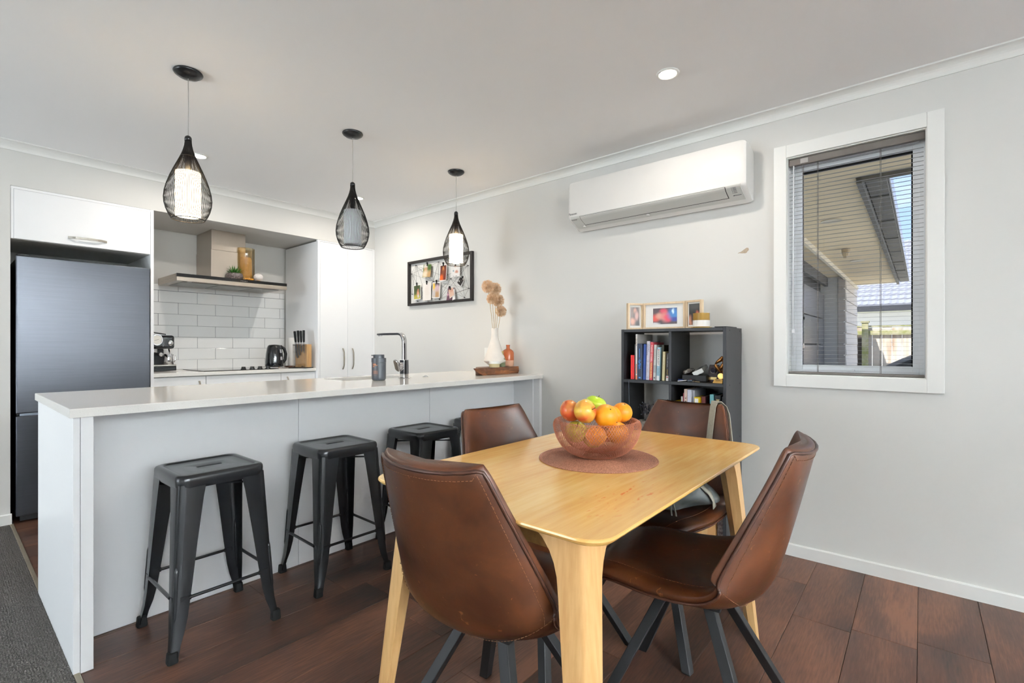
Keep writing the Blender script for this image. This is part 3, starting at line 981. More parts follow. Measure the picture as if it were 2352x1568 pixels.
# power outlet
po = thing('power_outlet', 'white double power outlet on the wall behind the vase', 'outlet', (XW, 2.71, 1.03))
MB().box(XW - .008, XW - .0004, 2.655, 2.768, 1.018, 1.098).build('plate', M_TRIM, po, bevel=.003)
for y in (2.735, 2.685):
    MB().cyl((XW - .0115, y, 1.078), (XW - .007, y, 1.078), .009, .009, 16).build('switch', M_TRIM, po, bevel=.001)
    mb = MB()
    for dy, dz, a in ((.006, .003, 25), (-.006, .003, -25), (0, -.010, 0)):
        mm = Matrix.Translation((XW - .0083, y + dy, 1.047 + dz)) @ Matrix.Rotation(R(a), 4, 'X')
        mb.box(-.0006, .0006, -.001, .001, -.0045, .0045, mtx=mm)
    mb.build('socket', M_INK, po)

# ------------------------------------------------------------------ bar stools
def make_stool(x, y, lab, grp):
    t = thing('bar_stool', lab, 'stool', (x, y, 0), group=grp)
    return t
def build_stool(t):
    N = 10
    def sq(h, r, z):
        return rrect(h, h, r, N, (0, 0), z)
    slot = []
    for (px, py, _) in sq(1, .9, 0):
        l = math.hypot(px, py)
        a = math.atan2(py, px)
        slot.append(a)
    def slotring(hx, hy, z):
        out = []
        for a in slot:
            cx_, sy_ = math.cos(a), math.sin(a)
            xx = (hx - hy) * max(-1, min(1, cx_ * 1.6)) + hy * cx_ * (1 if abs(cx_) > .6 else .6)
            out.append((max(-hx, min(hx, xx)), hy * (sy_ / max(abs(sy_), .55) if abs(sy_) > .55 else sy_ / .55 * 1.0), z))
        return out
    rings = [sq(.1505, .034, .588), sq(.1535, .036, .600), sq(.1545, .038, .618), sq(.1535, .038, .628), sq(.150, .036, .634), sq(.144, .034, .637), sq(.136, .03, .6375), sq(.130, .027, .636), sq(.127, .026, .6325), sq(.125, .025, .6315),
             [(a * .55 + b * .45, c * .55 + d * .45, .632) for (a, c, _), (b, d, _) in zip(sq(.125, .025, 0), slotring(.046, .011, 0))], slotring(.048, .013, .6328), slotring(.045, .010, .6315), slotring(.044, .009, .624)]
    MB().loft(rings, True, False, False).build('seat', M_BLACK, t, local=True, smooth=True, auto=50)
    und = [sq(.1495, .033, .588), sq(.149, .033, .618), sq(.12, .03, .6215), slotring(.0465, .0115, .6215)]
    MB().loft(und, True, False, False).build('seat_underside', M_BLACKM, t, local=True)
    first = None
    for q in range(4):
        a = q * PI / 2
        m = Matrix.Rotation(a, 4, 'Z')
        if first is None:
            L_ = MB()
            rr_o, rr_i = [], []
            for z, e, w, fl in ((.605, .1515, .090, .30), (.55, .1545, .082, .32), (.40, .1625, .068, .36), (.25, .1705, .056, .40), (.14, .1765, .046, .42), (.09, .1800, .038, .45), (.05, .1855, .030, .5), (.012, .1905, .027, .5)):
                sec = [(-w, 0), (-w * .72, 0), (-w * fl, -.0005), (-w * fl * .30, -w * fl * .10), (-w * fl * .10, -w * fl * .30), (-.0005, -w * fl), (0, -w * .72), (0, -w)]
                th = .0022
                sec_i = [(-w, -th), (-w * .72, -th), (-w * fl - .001, -th - .001), (-w * fl * .30 - th, -w * fl * .10 - th), (-w * fl * .10 - th, -w * fl * .30 - th), (-th - .001, -w * fl - .001), (-th, -w * .72), (-th, -w)]
                rr_o.append([(e + u, e + v, z) for u, v in sec] + [(e + u, e + v, z) for u, v in reversed(sec_i)])
            L_.loft(rr_o)
            leg = L_.build('leg', M_BLACK, t, local=True, smooth=True, auto=45)
            first = leg
            # pressed rib on the outer corner
            def cpt(z, off):
                zs_ = [(.605, .1515, .027), (.55, .1545, .026), (.40, .1625, .0245), (.25, .1705, .0224), (.14, .1765, .0193), (.09, .18, .0171)]
                for (za, ea, wa), (zb, eb, wb_) in zip(zs_[:-1], zs_[1:]):
                    if zb <= z <= za:
                        f = (za - z) / (za - zb)
                        e = ea + (eb - ea) * f
                        w = wa + (wb_ - wa) * f
                        break
                return Vector((e - w * .2 + off, e - w * .2 + off, z))
            rp = [cpt(z, -.003) for z in (.335, .30, .25, .20, .15, .115)]
            rib = MB().tube(rp, [.002, .0075, .0078, .0075, .007, .002], 10).build('pressed_rib', M_BLACK, leg, local=True, smooth=True)
            foot = MB().loft([[(px, py, z) for px, py in rrect(h, h, .008, 4, (.180, .180))] for h, z in ((.0165, 0), (.0172, .004), (.0152, .034), (.0142, .037))]).build('rubber_foot', M_RUBBER, leg, local=True, smooth=True, auto=40)
        else:
            l2 = first.copy(); COL.objects.link(l2); l2.parent = t; l2.rotation_euler = (0, 0, a)
            for ch in (rib, foot):
                c2 = ch.copy(); COL.objects.link(c2); c2.parent = l2
    # rails between the legs
    for q in range(4):
        a = q * PI / 2
        m = Matrix.Rotation(a, 4, 'Z')
        z = .205 if q % 2 == 0 else .205
        mb = MB()
        e = .1725
        mb.tube([m @ Vector((-.125, e - .002, z)), m @ Vector((.125, e - .002, z))], .0062, 8)
        for s in (-1, 1):
            mb.bar(m @ Vector((s * .152, e - .001, z)), m @ Vector((s * .118, e - .002, z)), .004, .017, up=(0, 0, 1))
        mb.build('rail', M_BLACK, t, local=True, smooth=True, auto=40)
    for s in (-1, 1):
        MB().bar((-.142, -.142 * s, .562), (.142, .142 * s, .562), .012, .006).build('cross_brace', M_BLACK, t, local=True)
stool_labels = ['black metal bar stool nearest the carpeted end of the island', 'second black metal bar stool along the island from the carpet', 'third black metal bar stool, partly behind the near dining chair', 'fourth black metal bar stool, mostly hidden behind the far leather chair']
stool_pos = [(.714, 2.195, R(1)), (1.281, 2.226, R(-1)), (1.838, 2.222, 0), (2.345, 2.21, 0)]
st0 = make_stool(stool_pos[0][0], stool_pos[0][1], stool_labels[0], 'black metal stools along the island')
build_stool(st0)
st0.rotation_euler = (0, 0, stool_pos[0][2])
for i in range(1, 4):
    s2 = copy_tree(st0)
    s2.location = (stool_pos[i][0], stool_pos[i][1], 0)
    s2.rotation_euler = (0, 0, stool_pos[i][2])
    s2['label'] = stool_labels[i]
    s2['group'] = 'black metal stools along the island'
# ------------------------------------------------------------------ kitchen wall: fridge, cabinets, bench, pantry, hood
M_FRIDGE = mat('dark_brushed_stainless', (76, 78, 83), 0.3, 0.9, var=0.05, scale=3, stretch=(1, 1, 60), bump=0.12, bscale=60, bstretch=(1, 1, 40), bdist=.0006)
M_HANDLE = mat('satin_nickel', (178, 172, 162), 0.25, 1.0, var=0.03)
fz = thing('fridge', 'tall dark brushed steel fridge in its recess', 'fridge', (.67, 4.6, 0))
FY = 4.318
MB().box(.334, 1.016, FY + .075, 4.98, .03, 1.672).build('cabinet_body', mat('dark_grey_side', (44, 45, 48), .5, var=.05), fz, bevel=.004)
for z0, z1 in ((.688, 1.680), (.045, .672)):
    d_ = MB().box(.327, 1.019, FY, FY + .07, z0, z1).build('door', M_FRIDGE, fz, bevel=.006, seg=3)
MB().box(.345, 1.0, FY + .012, FY + .07, .6725, .6875).build('handle_recess', mat('pale_blue_steel', (150, 160, 172), .3, .8, var=.05), fz)
mb = MB()
for x in (.40, .95):
    mb.cyl((x, FY + .12, 0), (x, FY + .12, .03), .02, .02, 12)
mb.box(.35, 1.0, FY + .05, FY + .08, .004, .04)
mb.build('foot', M_BLACKM, fz)
for x in (.36,):
    MB().box(x - .025, x + .03, FY + .02, FY + .10, 1.680, 1.694).build('hinge_cover', M_BLACKM, fz, bevel=.003)
# cupboard above
cu = thing('overhead_cupboard', 'white lift-up cupboard above the fridge', 'cupboard', (.67, 4.6, 1.783))
MB().box(.305, 1.022, YF + .020, 4.98, 1.783, 2.108).build('carcass', M_CABIN, cu)
dr = MB().box(.319, 1.021, YF, YF + .018, 1.785, 2.094).build('door', M_CAB, cu, bevel=.0012)
MB().box(.305, 1.040, YF + .002, YF + .03, 2.0955, 2.111).build('top_filler', M_CAB, cu)
MB().box(.3055, .318, YF + .001, YF + .03, 1.784, 2.095).build('side_filler', M_CAB, cu)
def bow_handle(p0, p1, out, w, par, rise=.026):
    """flat arched pull from p0 to p1"""
    p0, p1, out = Vector(p0), Vector(p1), Vector(out)
    pts, nr = [], []
    L0 = (p1 - p0).length
    d = (p1 - p0) / L0
    for f, h in ((0, .002), (.03, .006), (.10, .016), (.18, .023), (.26, rise), (.5, rise + .002), (.74, rise), (.82, .023), (.90, .016), (.97, .006), (1, .002)):
        pts.append(p0 + d * f * L0 + out * h)
    for i in range(len(pts)):
        a = (pts[min(i + 1, len(pts) - 1)] - pts[max(i - 1, 0)]).normalized()
        s = a.cross(out)
        nr.append(s.cross(a))
    return MB().ribbon(pts, nr, w, .004).build('handle', M_HANDLE, par, bevel=.0008, seg=1)
bow_handle((.572, YF, 1.833), (.772, YF, 1.833), (0, -1, 0), .014, dr)
pn = thing('fridge_end_panel', 'narrow white upright panel between fridge and bench', 'panel', (1.031, 4.6, 0))
MB().box(1.0225, 1.042, YF - .002, YN + .004, 0.001, 2.111).build('panel', M_CAB, pn, bevel=.001)

# bench
bt = thing('kitchen_bench_top', 'white speckled stone bench top along the tiled wall', 'countertop', (1.7, 4.75, .877))
MB().box(1.0425, 2.3155, 4.360, YN - .0005, .878, .907).build('slab', M_STONE, bt, bevel=.003)
bu = thing('kitchen_bench_cabinet', 'white drawer units under the stone bench top', 'cabinet', (1.7, 4.75, 0))
MB().box(1.044, 2.314, 4.397, 5.0, .10, .875).build('carcass', M_CABIN, bu)
MB().box(1.044, 2.314, 4.44, 4.455, 0, .10).build('kickboard', M_CAB, bu)
for a, b, z0, z1, hx in ((1.044, 1.398, .60, .870, 1.351), (1.401, 1.992, .806, .870, None), (1.995, 2.313, .60, .870, 2.051), (1.401, 1.992, .45, .802, None)):
    d_ = MB().box(a + .001, b - .001, 4.377, 4.395, z0, z1).build('drawer_front', M_CAB, bu, bevel=.001)
    if hx:
        bow_handle((hx, 4.377, .67), (hx, 4.377, .836), (0, -1, 0), .013, d_)

# pantry
pa = thing('pantry_cupboard', 'tall white two door pantry in the corner', 'cupboard', (2.62, 4.6, 0))
MB().box(2.316, 2.9375, YF + .020, 4.98, .10, 2.098).build('carcass', M_CAB, pa)
MB().box(2.316, 2.337, YF, YF + .02, 0.001, 2.100).build('left_stile', M_CAB, pa, bevel=.0008, seg=1)
MB().box(2.909, 2.9375, YF + .001, YF + .02, 0.001, 2.100).build('right_stile', M_CAB, pa, bevel=.0008, seg=1)
MB().box(2.316, 2.9375, YF + .003, YF + .03, 2.1005, 2.111).build('top_filler', M_CAB, pa)
for a, b, hx in ((2.339, 2.6235, 2.573), (2.6255, 2.9075, 2.676)):
    d_ = MB().box(a, b, YF - .001, YF + .018, .10, 2.097).build('door', M_CAB, pa, bevel=.0012)
    bow_handle((hx, YF - .001, .885), (hx, YF - .001, 1.09), (0, -1, 0), .014, d_)

# range hood
M_STEELH = mat('warm_brushed_steel', (182, 172, 160), 0.3, 1.0, var=0.05, scale=2, bump=0.05, bscale=90, bstretch=(30, 1, 1))
ho = thing('range_hood', 'wide steel canopy range hood with square flue and black front strip', 'range hood', (1.67, 4.75, 1.63))
HX0, HX1, HY = 1.235, 2.108, 4.507
MB().box(HX0, HX1, HY, YN - .0005, 1.632, 1.664).build('canopy', M_STEELH, ho, bevel=.0015)
MB().box(HX0 + .001, HX1 - .001, HY + .022, YN - .0005, 1.6645, 1.690).build('canopy_top', M_STEELH, ho)
strip = MB().box(HX0, HX1, HY, HY + .022, 1.6645, 1.691).build('control_strip', mat('black_glass', (14, 14, 15), .12, spec=.5, var=.05), ho, bevel=.001)
mb = MB()
for i in range(5):
    x = 1.71 + i * .012
    mb.cyl((x, HY - .0006, 1.676), (x, HY + .001, 1.676), .0022, .0022, 8)
mb.build('control_dots', mat('pale_icons', (190, 190, 190), .5, var=.05), strip)
mb = MB()
M_FILT = mat('aluminium_mesh', (150, 148, 142), .45, .9, bump=.4, bscale=220, var=.1)
for a, b in ((1.29, 1.555), (1.565, 1.83), (1.84, 2.055)):
    MB().box(a, b, HY + .05, YN - .08, 1.6275, 1.632).build('grease_filter', M_FILT, ho, bevel=.002)
MB().cyl((1.33, HY + .03, 1.630), (1.33, HY + .03, 1.6322), .018, .018, 16).build('hood_lamp', M_TRIM, ho)
MB().box(1.523, 1.803, 4.643, YN - .0005, 1.6905, 1.94).build('lower_flue', M_STEELH, ho, bevel=.0015)
MB().box(1.526, 1.800, 4.646, YN - .0005, 1.9405, ZS - .0005).build('upper_flue', M_STEELH, ho, bevel=.0015)

# on top of the hood
zc = 1.6915
c = (1.70, 4.62, zc)
pl = thing('potted_succulent', 'small spiky green succulent in speckled grey bowl on the hood', 'plant', c)
MB().lathe([(.0005, 0), (.045, 0), (.062, .008), (.068, .024), (.067, .042), (.060, .058), (.054, .058), (.055, .045), (.0005, .045)], 32, c=c, cap=False).build('pot', mat('speckled_grey_glaze', (84, 76, 74), .25, spec=.5, col2=(138, 126, 122), scale=120, lo=.5, hi=.62), pl, smooth=True, auto=60)
gm = mat('succulent_green', (52, 110, 34), .45, var=.35, scale=40)
pr = random.Random(4)
lf = MB()
for i in range(34):
    a = i * 2.4
    el = .35 + .95 * (i / 34)
    ln = .085 if i > 8 else .07
    d = Vector((math.cos(a) * math.cos(el), math.sin(a) * math.cos(el), math.sin(el)))
    b0 = Vector((c[0], c[1], zc + .048)) + Vector((math.cos(a), math.sin(a), 0)) * .008
    s = d.cross(Vector((0, 0, 1))).normalized()
    n_ = s.cross(d)
    pts = [(0, .004), (.25, .0065), (.55, .0055), (.82, .003), (1, .0004)]
    rr = []
    for f, w in pts:
        p = b0 + d * ln * f + Vector((0, 0, -1)) * (.012 * f * f * math.cos(el))
        rr.append([tuple(p + s * w), tuple(p + n_ * w * .35), tuple(p - s * w), tuple(p - n_ * w * .35)])
    q = MB().loft(rr)
    q.build('leaf', gm, pl, smooth=True)
c = (1.805, 4.66, zc)
jr = thing('glass_cylinder_vase', 'tall amber tinted glass cylinder standing on the hood', 'vase', c)
M_AMBER = pane_mat('amber_glass', (244, 232, 204), .14, .05)
MB().lathe([(.0005, 0), (.070, 0), (.074, .005), (.074, .295), (.070, .295), (.069, .012), (.0005, .010)], 40, c=c, cap=False).build('glass', M_AMBER, jr, smooth=True, auto=50)
MB().lathe([(.0005, .0125), (.052, .0125), (.054, .02), (.053, .19), (.044, .215), (.0005, .21)], 32, c=c, cap=False).build('candle', mat('amber_wax', (232, 204, 150), .45, var=.16, scale=9), jr, smooth=True, auto=50)
c = (1.875, 4.56, zc)
eg = thing('marble_egg', 'white marbled egg ornament leaning on the glass cylinder', 'ornament', c)
mb = MB()
for k in range(3):
    a = 2 * PI * k / 3
mb.lathe([(.0005, 0), (.016, 0), (.018, .004), (.013, .008), (.0005, .006)], 20, c=c)
mb.build('stand', mat('gold_stand', (190, 150, 84), .35, .8, var=.1), eg, smooth=True)
MB().ball((c[0], c[1], zc + .038), .034, 24, 14, (1.16, 1.0, .96)).build('egg', mat('white_marble', (236, 230, 226), .4, col2=(176, 166, 160), scale=26, stretch=(1, 1, 3), lo=.52, hi=.8), eg, smooth=True)
c = (1.785, 4.534, zc)
rk = thing('amber_stones', 'row of small golden amber stones at the front of the hood', 'ornament', c, kind=None)
pr = random.Random(9)
am = mat('golden_amber', (206, 140, 48), .25, var=.35, scale=60)
for i in range(6):
    MB().ball((1.757 + i * .0115, 4.528 + pr.uniform(-.002, .002), zc + .0085), .0085, 8, 6, (1, 1, pr.uniform(.9, 1.1))).build('stone', am, rk)

# cooktop
ck = thing('ceramic_cooktop', 'black glass cooktop with four knobs set in the bench', 'cooktop', (1.69, 4.66, .907))
MB().box(1.390, 1.985, 4.400, 4.915, .9072, .9125).build('glass_top', mat('black_ceramic_glass', (20, 19, 19), .08, spec=.5, var=.1), ck, bevel=.002)
for x in (1.712, 1.783, 1.848, 1.916):
    MB().lathe([(.0005, 0), (.021, 0), (.021, .004), (.017, .008), (.016, .020), (.014, .022), (.0005, .022)], 20, c=(x, 4.46, .9127)).build('knob', M_BLACK, ck, smooth=True, auto=40)
    
# coffee machine
CX_, CY_ = 1.16, 4.72
co = thing('coffee_machine', 'black retro espresso machine with round gauge at the bench end', 'coffee machine', (CX_, CY_, .907))
M_CBLK = mat('gloss_black', (22, 25, 28), .15, spec=.5, coat=.3, var=.05)
zb = .9075
SYC = -.03
def cx_(x): return 1.05 + (x - 1.085) * .843
MB().box(1.085, 1.355, 4.70, 4.98, zb + .004, zb + .042).build('base', M_CBLK, co, bevel=.004)
MB().box(1.09, 1.352, 4.695, 4.86, zb + .0425, zb + .054).build('drip_tray', M_STEEL, co, bevel=.002)
MB().box(1.085, 1.30, 4.86, 4.98, zb + .043, zb + .18).build('column', M_BLACKM, co, bevel=.006)
hd = MB().box(1.085, 1.352, 4.73, 4.98, zb + .182, zb + .292).build('head', M_CBLK, co, bevel=.02, seg=4)
gx, gz = 1.205, zb + .255
gg = MB().lathe([(.0005, 0), (.045, 0), (.048, .006), (.045, .012), (.038, .012), (.037, .008), (.0005, .008)], 32, mtx=Matrix.Translation((gx, 4.73, gz)) @ Matrix.Rotation(R(90), 4, 'X')).build('gauge', M_CHROME, co, smooth=True, auto=40)
MB().lathe([(.0005, .0085), (.036, .0085), (.036, .0095), (.0005, .0095)], 32, mtx=Matrix.Translation((gx, 4.73, gz)) @ Matrix.Rotation(R(90), 4, 'X')).build('dial', mat('dial_white', (232, 230, 222), .4, var=.02), gg)
MB().bar((gx + .012, 4.7195, gz + .003), (gx - .022, 4.7195, gz - .006), .002, .001, up=(0, 1, 0)).build('needle', M_INK, gg)
for x, z, r, nm in ((1.315, .228, .022, 'steam_knob'), (1.118, .262, .009, 'button'), (1.118, .236, .009, 'button'), (1.118, .210, .009, 'button'), (1.165, .206, .006, 'button'), (1.25, .206, .006, 'button')):
    MB().lathe([(.0005, 0), (r, 0), (r * .95, .012), (r * .6, .016), (.0005, .016)], 18, mtx=Matrix.Translation((x, 4.7305, zb + z)) @ Matrix.Rotation(R(90), 4, 'X')).build(nm, M_CHROME, co, smooth=True, auto=40)
MB().lathe([(.0005, 0), (.034, 0), (.034, .03), (.0005, .03)], 24, c=(1.19, 4.79, zb + .152)).build('group_head', M_CHROME, co, smooth=True, auto=40)
ph_ = MB().tube([(1.19, 4.79, zb + .148), (1.20, 4.74, zb + .142), (1.215, 4.665, zb + .138)], [.012, .011, .013], 12).build('portafilter', M_BLACKM, co, smooth=True)
MB().ball((1.217, 4.655, zb + .138), .017, 16, 10, (1, .6, 1)).build('handle_end', M_CHROME, ph_, smooth=True)
MB().tube([(1.31, 4.76, zb + .18), (1.315, 4.74, zb + .14), (1.31, 4.735, zb + .10)], .006, 8).build('steam_wand', M_CHROME, co, smooth=True)
MB().bar((1.09, 4.86, zb + .335), (1.30, 4.80, zb + .300), .02, .010).build('top_tray_rail', M_CBLK, co, bevel=.003)
for o_ in KIDS(co) + [k2 for k1_ in KIDS(co) for k2 in KIDS(k1_)]:
    for v_ in o_.data.vertices:
        wx = v_.co.x + CX_
        v_.co.x = cx_(wx) - CX_
        v_.co.y += SYC
mj = thing('milk_jug', 'small polished steel milk jug on the coffee machine tray', 'jug', (1.238, 4.735, zb + .0545))
mc = (1.238, 4.735, zb + .0545)
MB().lathe([(.0005, 0), (.036, 0), (.038, .004), (.032, .06), (.029, .085), (.0285, .085), (.031, .06), (.036, .008), (.0005, .006)], 28, c=mc, cap=False).build('body', M_CHROME, mj, smooth=True, auto=50)
MB().tube([(mc[0] + .030, mc[1], mc[2] + .078), (mc[0] + .047, mc[1], mc[2] + .072), (mc[0] + .050, mc[1], mc[2] + .035), (mc[0] + .036, mc[1], mc[2] + .014)], .004, 8).build('handle', M_CHROME, mj, smooth=True)

# kettle
kc = (2.061, 4.66, .9075)
kt = thing('kettle', 'glossy black electric kettle behind the cooktop knobs', 'kettle', kc)
MB().lathe([(.0005, 0), (.072, 0), (.074, .004), (.070, .014), (.0005, .014)], 32, c=kc).build('base', M_CHROME, kt, smooth=True, auto=40)
kb = MB().lathe([(.0005, .0145), (.076, .0145), (.0785, .022), (.078, .06), (.072, .13), (.064, .185), (.056, .206), (.045, .216), (.0005, .220)], 36, c=kc).build('body', M_CBLK, kt, smooth=True, auto=50)
MB().tube([(kc[0] + .050, kc[1] - .01, .907 + .205), (kc[0] + .085, kc[1] - .015, .907 + .18), (kc[0] + .098, kc[1] - .018, .907 + .13), (kc[0] + .092, kc[1] - .018, .907 + .075), (kc[0] + .070, kc[1] - .015, .907 + .04)], [.013, .014, .014, .013, .010], 12).build('handle', M_BLACKM, kt, smooth=True)
# gauge window on the side towards the room
mb = MB()
for a0, a1 in ((-72, -50),):
    rr = [[], []]
    for i in range(5):
        a = R(a0 + (a1 - a0) * i / 4)
        rr[0].append((kc[0] + .0772 * math.cos(a), kc[1] + .0772 * math.sin(a), .907 + .075))
        rr[1].append((kc[0] + .0668 * math.cos(a), kc[1] + .0668 * math.sin(a), .907 + .175))
    mb.loft(rr, False)
mb.build('level_window', mat('grey_clear_window', (178, 180, 184), .2, var=.04), kt)
MB().tube([(kc[0] + .07, kc[1] + .05, .92), (kc[0] + .10, kc[1] + .1, .93), (kc[0] + .128, kc[1] + .12, .95), (kc[0] + .07, kc[1] + .15, .915)], .0035, 6).build('power_cord', M_BLACKM, kt, smooth=True)
# paper towel
pc2 = (2.248, 4.715, .9075)
pt = thing('paper_towel_holder', 'white paper towel roll upright on a round wooden base', 'paper towel', pc2)
MB().lathe([(.0005, 0), (.058, 0), (.060, .004), (.058, .014), (.0005, .014)], 32, c=pc2).build('base', mat('dark_wood_base', (70, 46, 36), .4, col2=(120, 78, 56), scale=12), pt, smooth=True, auto=40)
MB().lathe([(.0005, .0145), (.030, .0145), (.0305, .018), (.0305, .283), (.030, .286), (.012, .286), (.0005, .286)], 32, c=pc2).build('roll', mat('soft_white_paper', (240, 240, 238), .8, bump=.15, bscale=200, var=.01), pt, smooth=True, auto=40)
# knife block: bamboo core, clear sheets, knives held against it
kx, ky = 2.222, 4.436
kn = thing('knife_block', 'bamboo knife block with clear front sheet on black base', 'knife block', (kx, ky, .9075), R(-63))
MB().box(-.10, .078, -.07, .05, 0, .007).build('base', M_BLACKM, kn, local=True, bevel=.001)
wood('bamboo', (190, 142, 88), (222, 178, 120), axis=2, scale=8, ring=12, rough=.4)
MB().box(-.068, .072, -.012, .032, .0075, .222).build('core', MATS['bamboo'], kn, local=True, bevel=.001)
MB().box(-.072, .072, -.045, -.042, .0075, .224).build('clear_sheet', pane_mat('clear_acrylic', (240, 240, 240), .12), kn, local=True)
for x in (-.066, .030):
    for z in (.018, .214):
        MB().cyl((x, -.050, z), (x, -.013, z), .005, .005, 10).build('stud', M_CHROME, kn, local=True)
for i, (x, tilt, bl_, bw, hh) in enumerate(((-.052, 6, .135, .020, .105), (-.022, 4, .115, .016, .110), (.006, 3, .080, .011, .108), (.034, 1, .090, .010, .112))):
    kf = thing('kitchen_knife', ['leftmost black handled knife, broad blade, in the bamboo block', 'second black handled knife from the left in the bamboo block', 'third black handled knife from the left in the bamboo block', 'rightmost black handled knife in the bamboo block'][i], 'knife', (0, 0, 0), group='knives in the bamboo block')
    base = Matrix.Translation((kx, ky, .9075)) @ Matrix.Rotation(R(-63), 4, 'Z') @ Matrix.Translation((x, -.028, .228)) @ Matrix.Rotation(R(-tilt), 4, 'Y')
    kf.matrix_world = base
    WLOC[kf.name] = Vector((0, 0, 0))
    MB().loft([[(u * w, v * w2, z) for u, v in ((-1, -1), (1, -1), (1, 1), (-1, 1))] for z, w, w2 in ((.012, .0075, .0055), (.03, .0085, .007), (.07, .0095, .0075), (hh, .0105, .0075), (hh + .012, .010, .007))]).build('handle', M_BLACK, kf, local=True, bevel=.003)
    MB().loft([[(u * w, v * .004, z) for u, v in ((-1, -1), (1, -1), (1, 1), (-1, 1))] for z, w in ((-.010, .0055), (.0, .007), (.0118, .0065))]).build('bolster', M_CHROME, kf, local=True, bevel=.001)
    MB().loft([[(-bw * .5, -.001, 0 - .0105), (bw * .5, -.001, -.0105), (bw * .5, .001, -.0105), (-bw * .5, .001, -.0105)], [(-bw * .5, -.0008, -bl_ * .8), (bw * .5, -.0008, -bl_ * .8), (bw * .5, .0008, -bl_ * .8), (-bw * .5, .0008, -bl_ * .8)], [(-bw * .1, -.0006, -bl_), (bw * .5, -.0006, -bl_), (bw * .5, .0006, -bl_), (-bw * .1, .0006, -bl_)]]).build('blade', mat('dark_blade', (96, 96, 98), .35, .9, var=.08, scale=60), kf, local=True)
# ------------------------------------------------------------------ dining table
m_oak, n_, b_, hs_ = wood('table_oak', (232, 172, 94), (250, 212, 138), axis=0, scale=3.0, ring=10, rough=.22, coat=.25, c3=(242, 192, 112), fw=0.3)
# orange crayon-like stains rubbed into the table top near its window end
t_ = n_.nodes.new('ShaderNodeTexCoord')
sp_ = n_.nodes.new('ShaderNodeMapping')
sp_.inputs['Rotation'].default_value = (0, 0, R(25))
sp_.inputs['Scale'].default_value = (1.0, 2.6, 1)
n_.links.new(t_.outputs['Object'], sp_.inputs['Vector'])
sn = n_.nodes.new('ShaderNodeTexNoise'); sn.inputs['Scale'].default_value = 26; sn.inputs['Detail'].default_value = 3
n_.links.new(sp_.outputs[0], sn.inputs['Vector'])
sr_ = n_.nodes.new('ShaderNodeValToRGB')
sr_.color_ramp.elements[0].position = .60; sr_.color_ramp.elements[1].position = .70
n_.links.new(sn.outputs['Fac'], sr_.inputs['Fac'])
# region mask (ellipse), centred on the stained patch
rm = n_.nodes.new('ShaderNodeMapping')
rm.inputs['Location'].default_value = (.295 / .20, .265 / .085, 0)
rm.inputs['Scale'].default_value = (1 / .20, 1 / .085, 0)
n_.links.new(t_.outputs['Object'], rm.inputs['Vector'])
ln_ = n_.nodes.new('ShaderNodeVectorMath'); ln_.operation = 'LENGTH'
n_.links.new(rm.outputs[0], ln_.inputs[0])
mr_ = n_.nodes.new('ShaderNodeMapRange'); mr_.inputs['From Min'].default_value = 1.15; mr_.inputs['From Max'].default_value = .5
n_.links.new(ln_.outputs['Value'], mr_.inputs['Value'])
mm_ = n_.nodes.new('ShaderNodeMath'); mm_.operation = 'MULTIPLY'
n_.links.new(sr_.outputs['Color'], mm_.inputs[0]); n_.links.new(mr_.outputs[0], mm_.inputs[1])
m2_ = n_.nodes.new('ShaderNodeMath'); m2_.operation = 'MULTIPLY'; m2_.inputs[1].default_value = .75
n_.links.new(mm_.outputs[0], m2_.inputs[0])
mx_ = n_.nodes.new('ShaderNodeMix'); mx_.data_type = 'RGBA'; mx_.inputs[7].default_value = lin((232, 104, 40))
n_.links.new(m2_.outputs[0], mx_.inputs[0]); n_.links.new(hs_.outputs[0], mx_.inputs[6]); n_.links.new(mx_.outputs[2], b_.inputs['Base Color'])
wood('leg_oak', (204, 156, 98), (230, 188, 130), axis=2, scale=5, ring=12, rough=.35)
wood('apron_oak', (176, 128, 74), (206, 158, 100), axis=0, scale=5, ring=12, rough=.4)
TX0, TX1, TY0, TY1, TZ = .797, 2.005, .455, 1.203, .740
tcx, tcy = (TX0 + TX1) / 2, (TY0 + TY1) / 2
tb_ = thing('dining_table', 'light oak dining table with rounded corners and splayed legs', 'table', (tcx, tcy, 0))
rings = []
hx, hy = (TX1 - TX0) / 2, (TY1 - TY0) / 2
for ins, z in ((.05, .718), (.010, .7245), (.003, .730), (0, .7345), (.0008, .7385), (.003, .740)):
    rings.append([(x, y, z) for x, y in rrect(hx - ins, hy - ins, .062 - min(ins, .03), 10, (tcx, tcy))])
MB().loft(rings).build('tabletop', m_oak, tb_, smooth=True, auto=30)
AI = .105
MB().box(TX0 + AI + .05, TX1 - AI - .05, TY0 + AI - .011, TY0 + AI + .011, .655, .7185).build('apron', MATS['apron_oak'], tb_, bevel=.002)
MB().box(TX0 + AI + .05, TX1 - AI - .05, TY1 - AI - .011, TY1 - AI + .011, .655, .7185).build('apron', MATS['apron_oak'], tb_, bevel=.002)
for x in (TX0 + AI, TX1 - AI):
    MB().box(x - .011, x + .011, TY0 + AI + .05, TY1 - AI - .05, .655, .7185).build('apron', MATS['apron_oak'], tb_, bevel=.002)
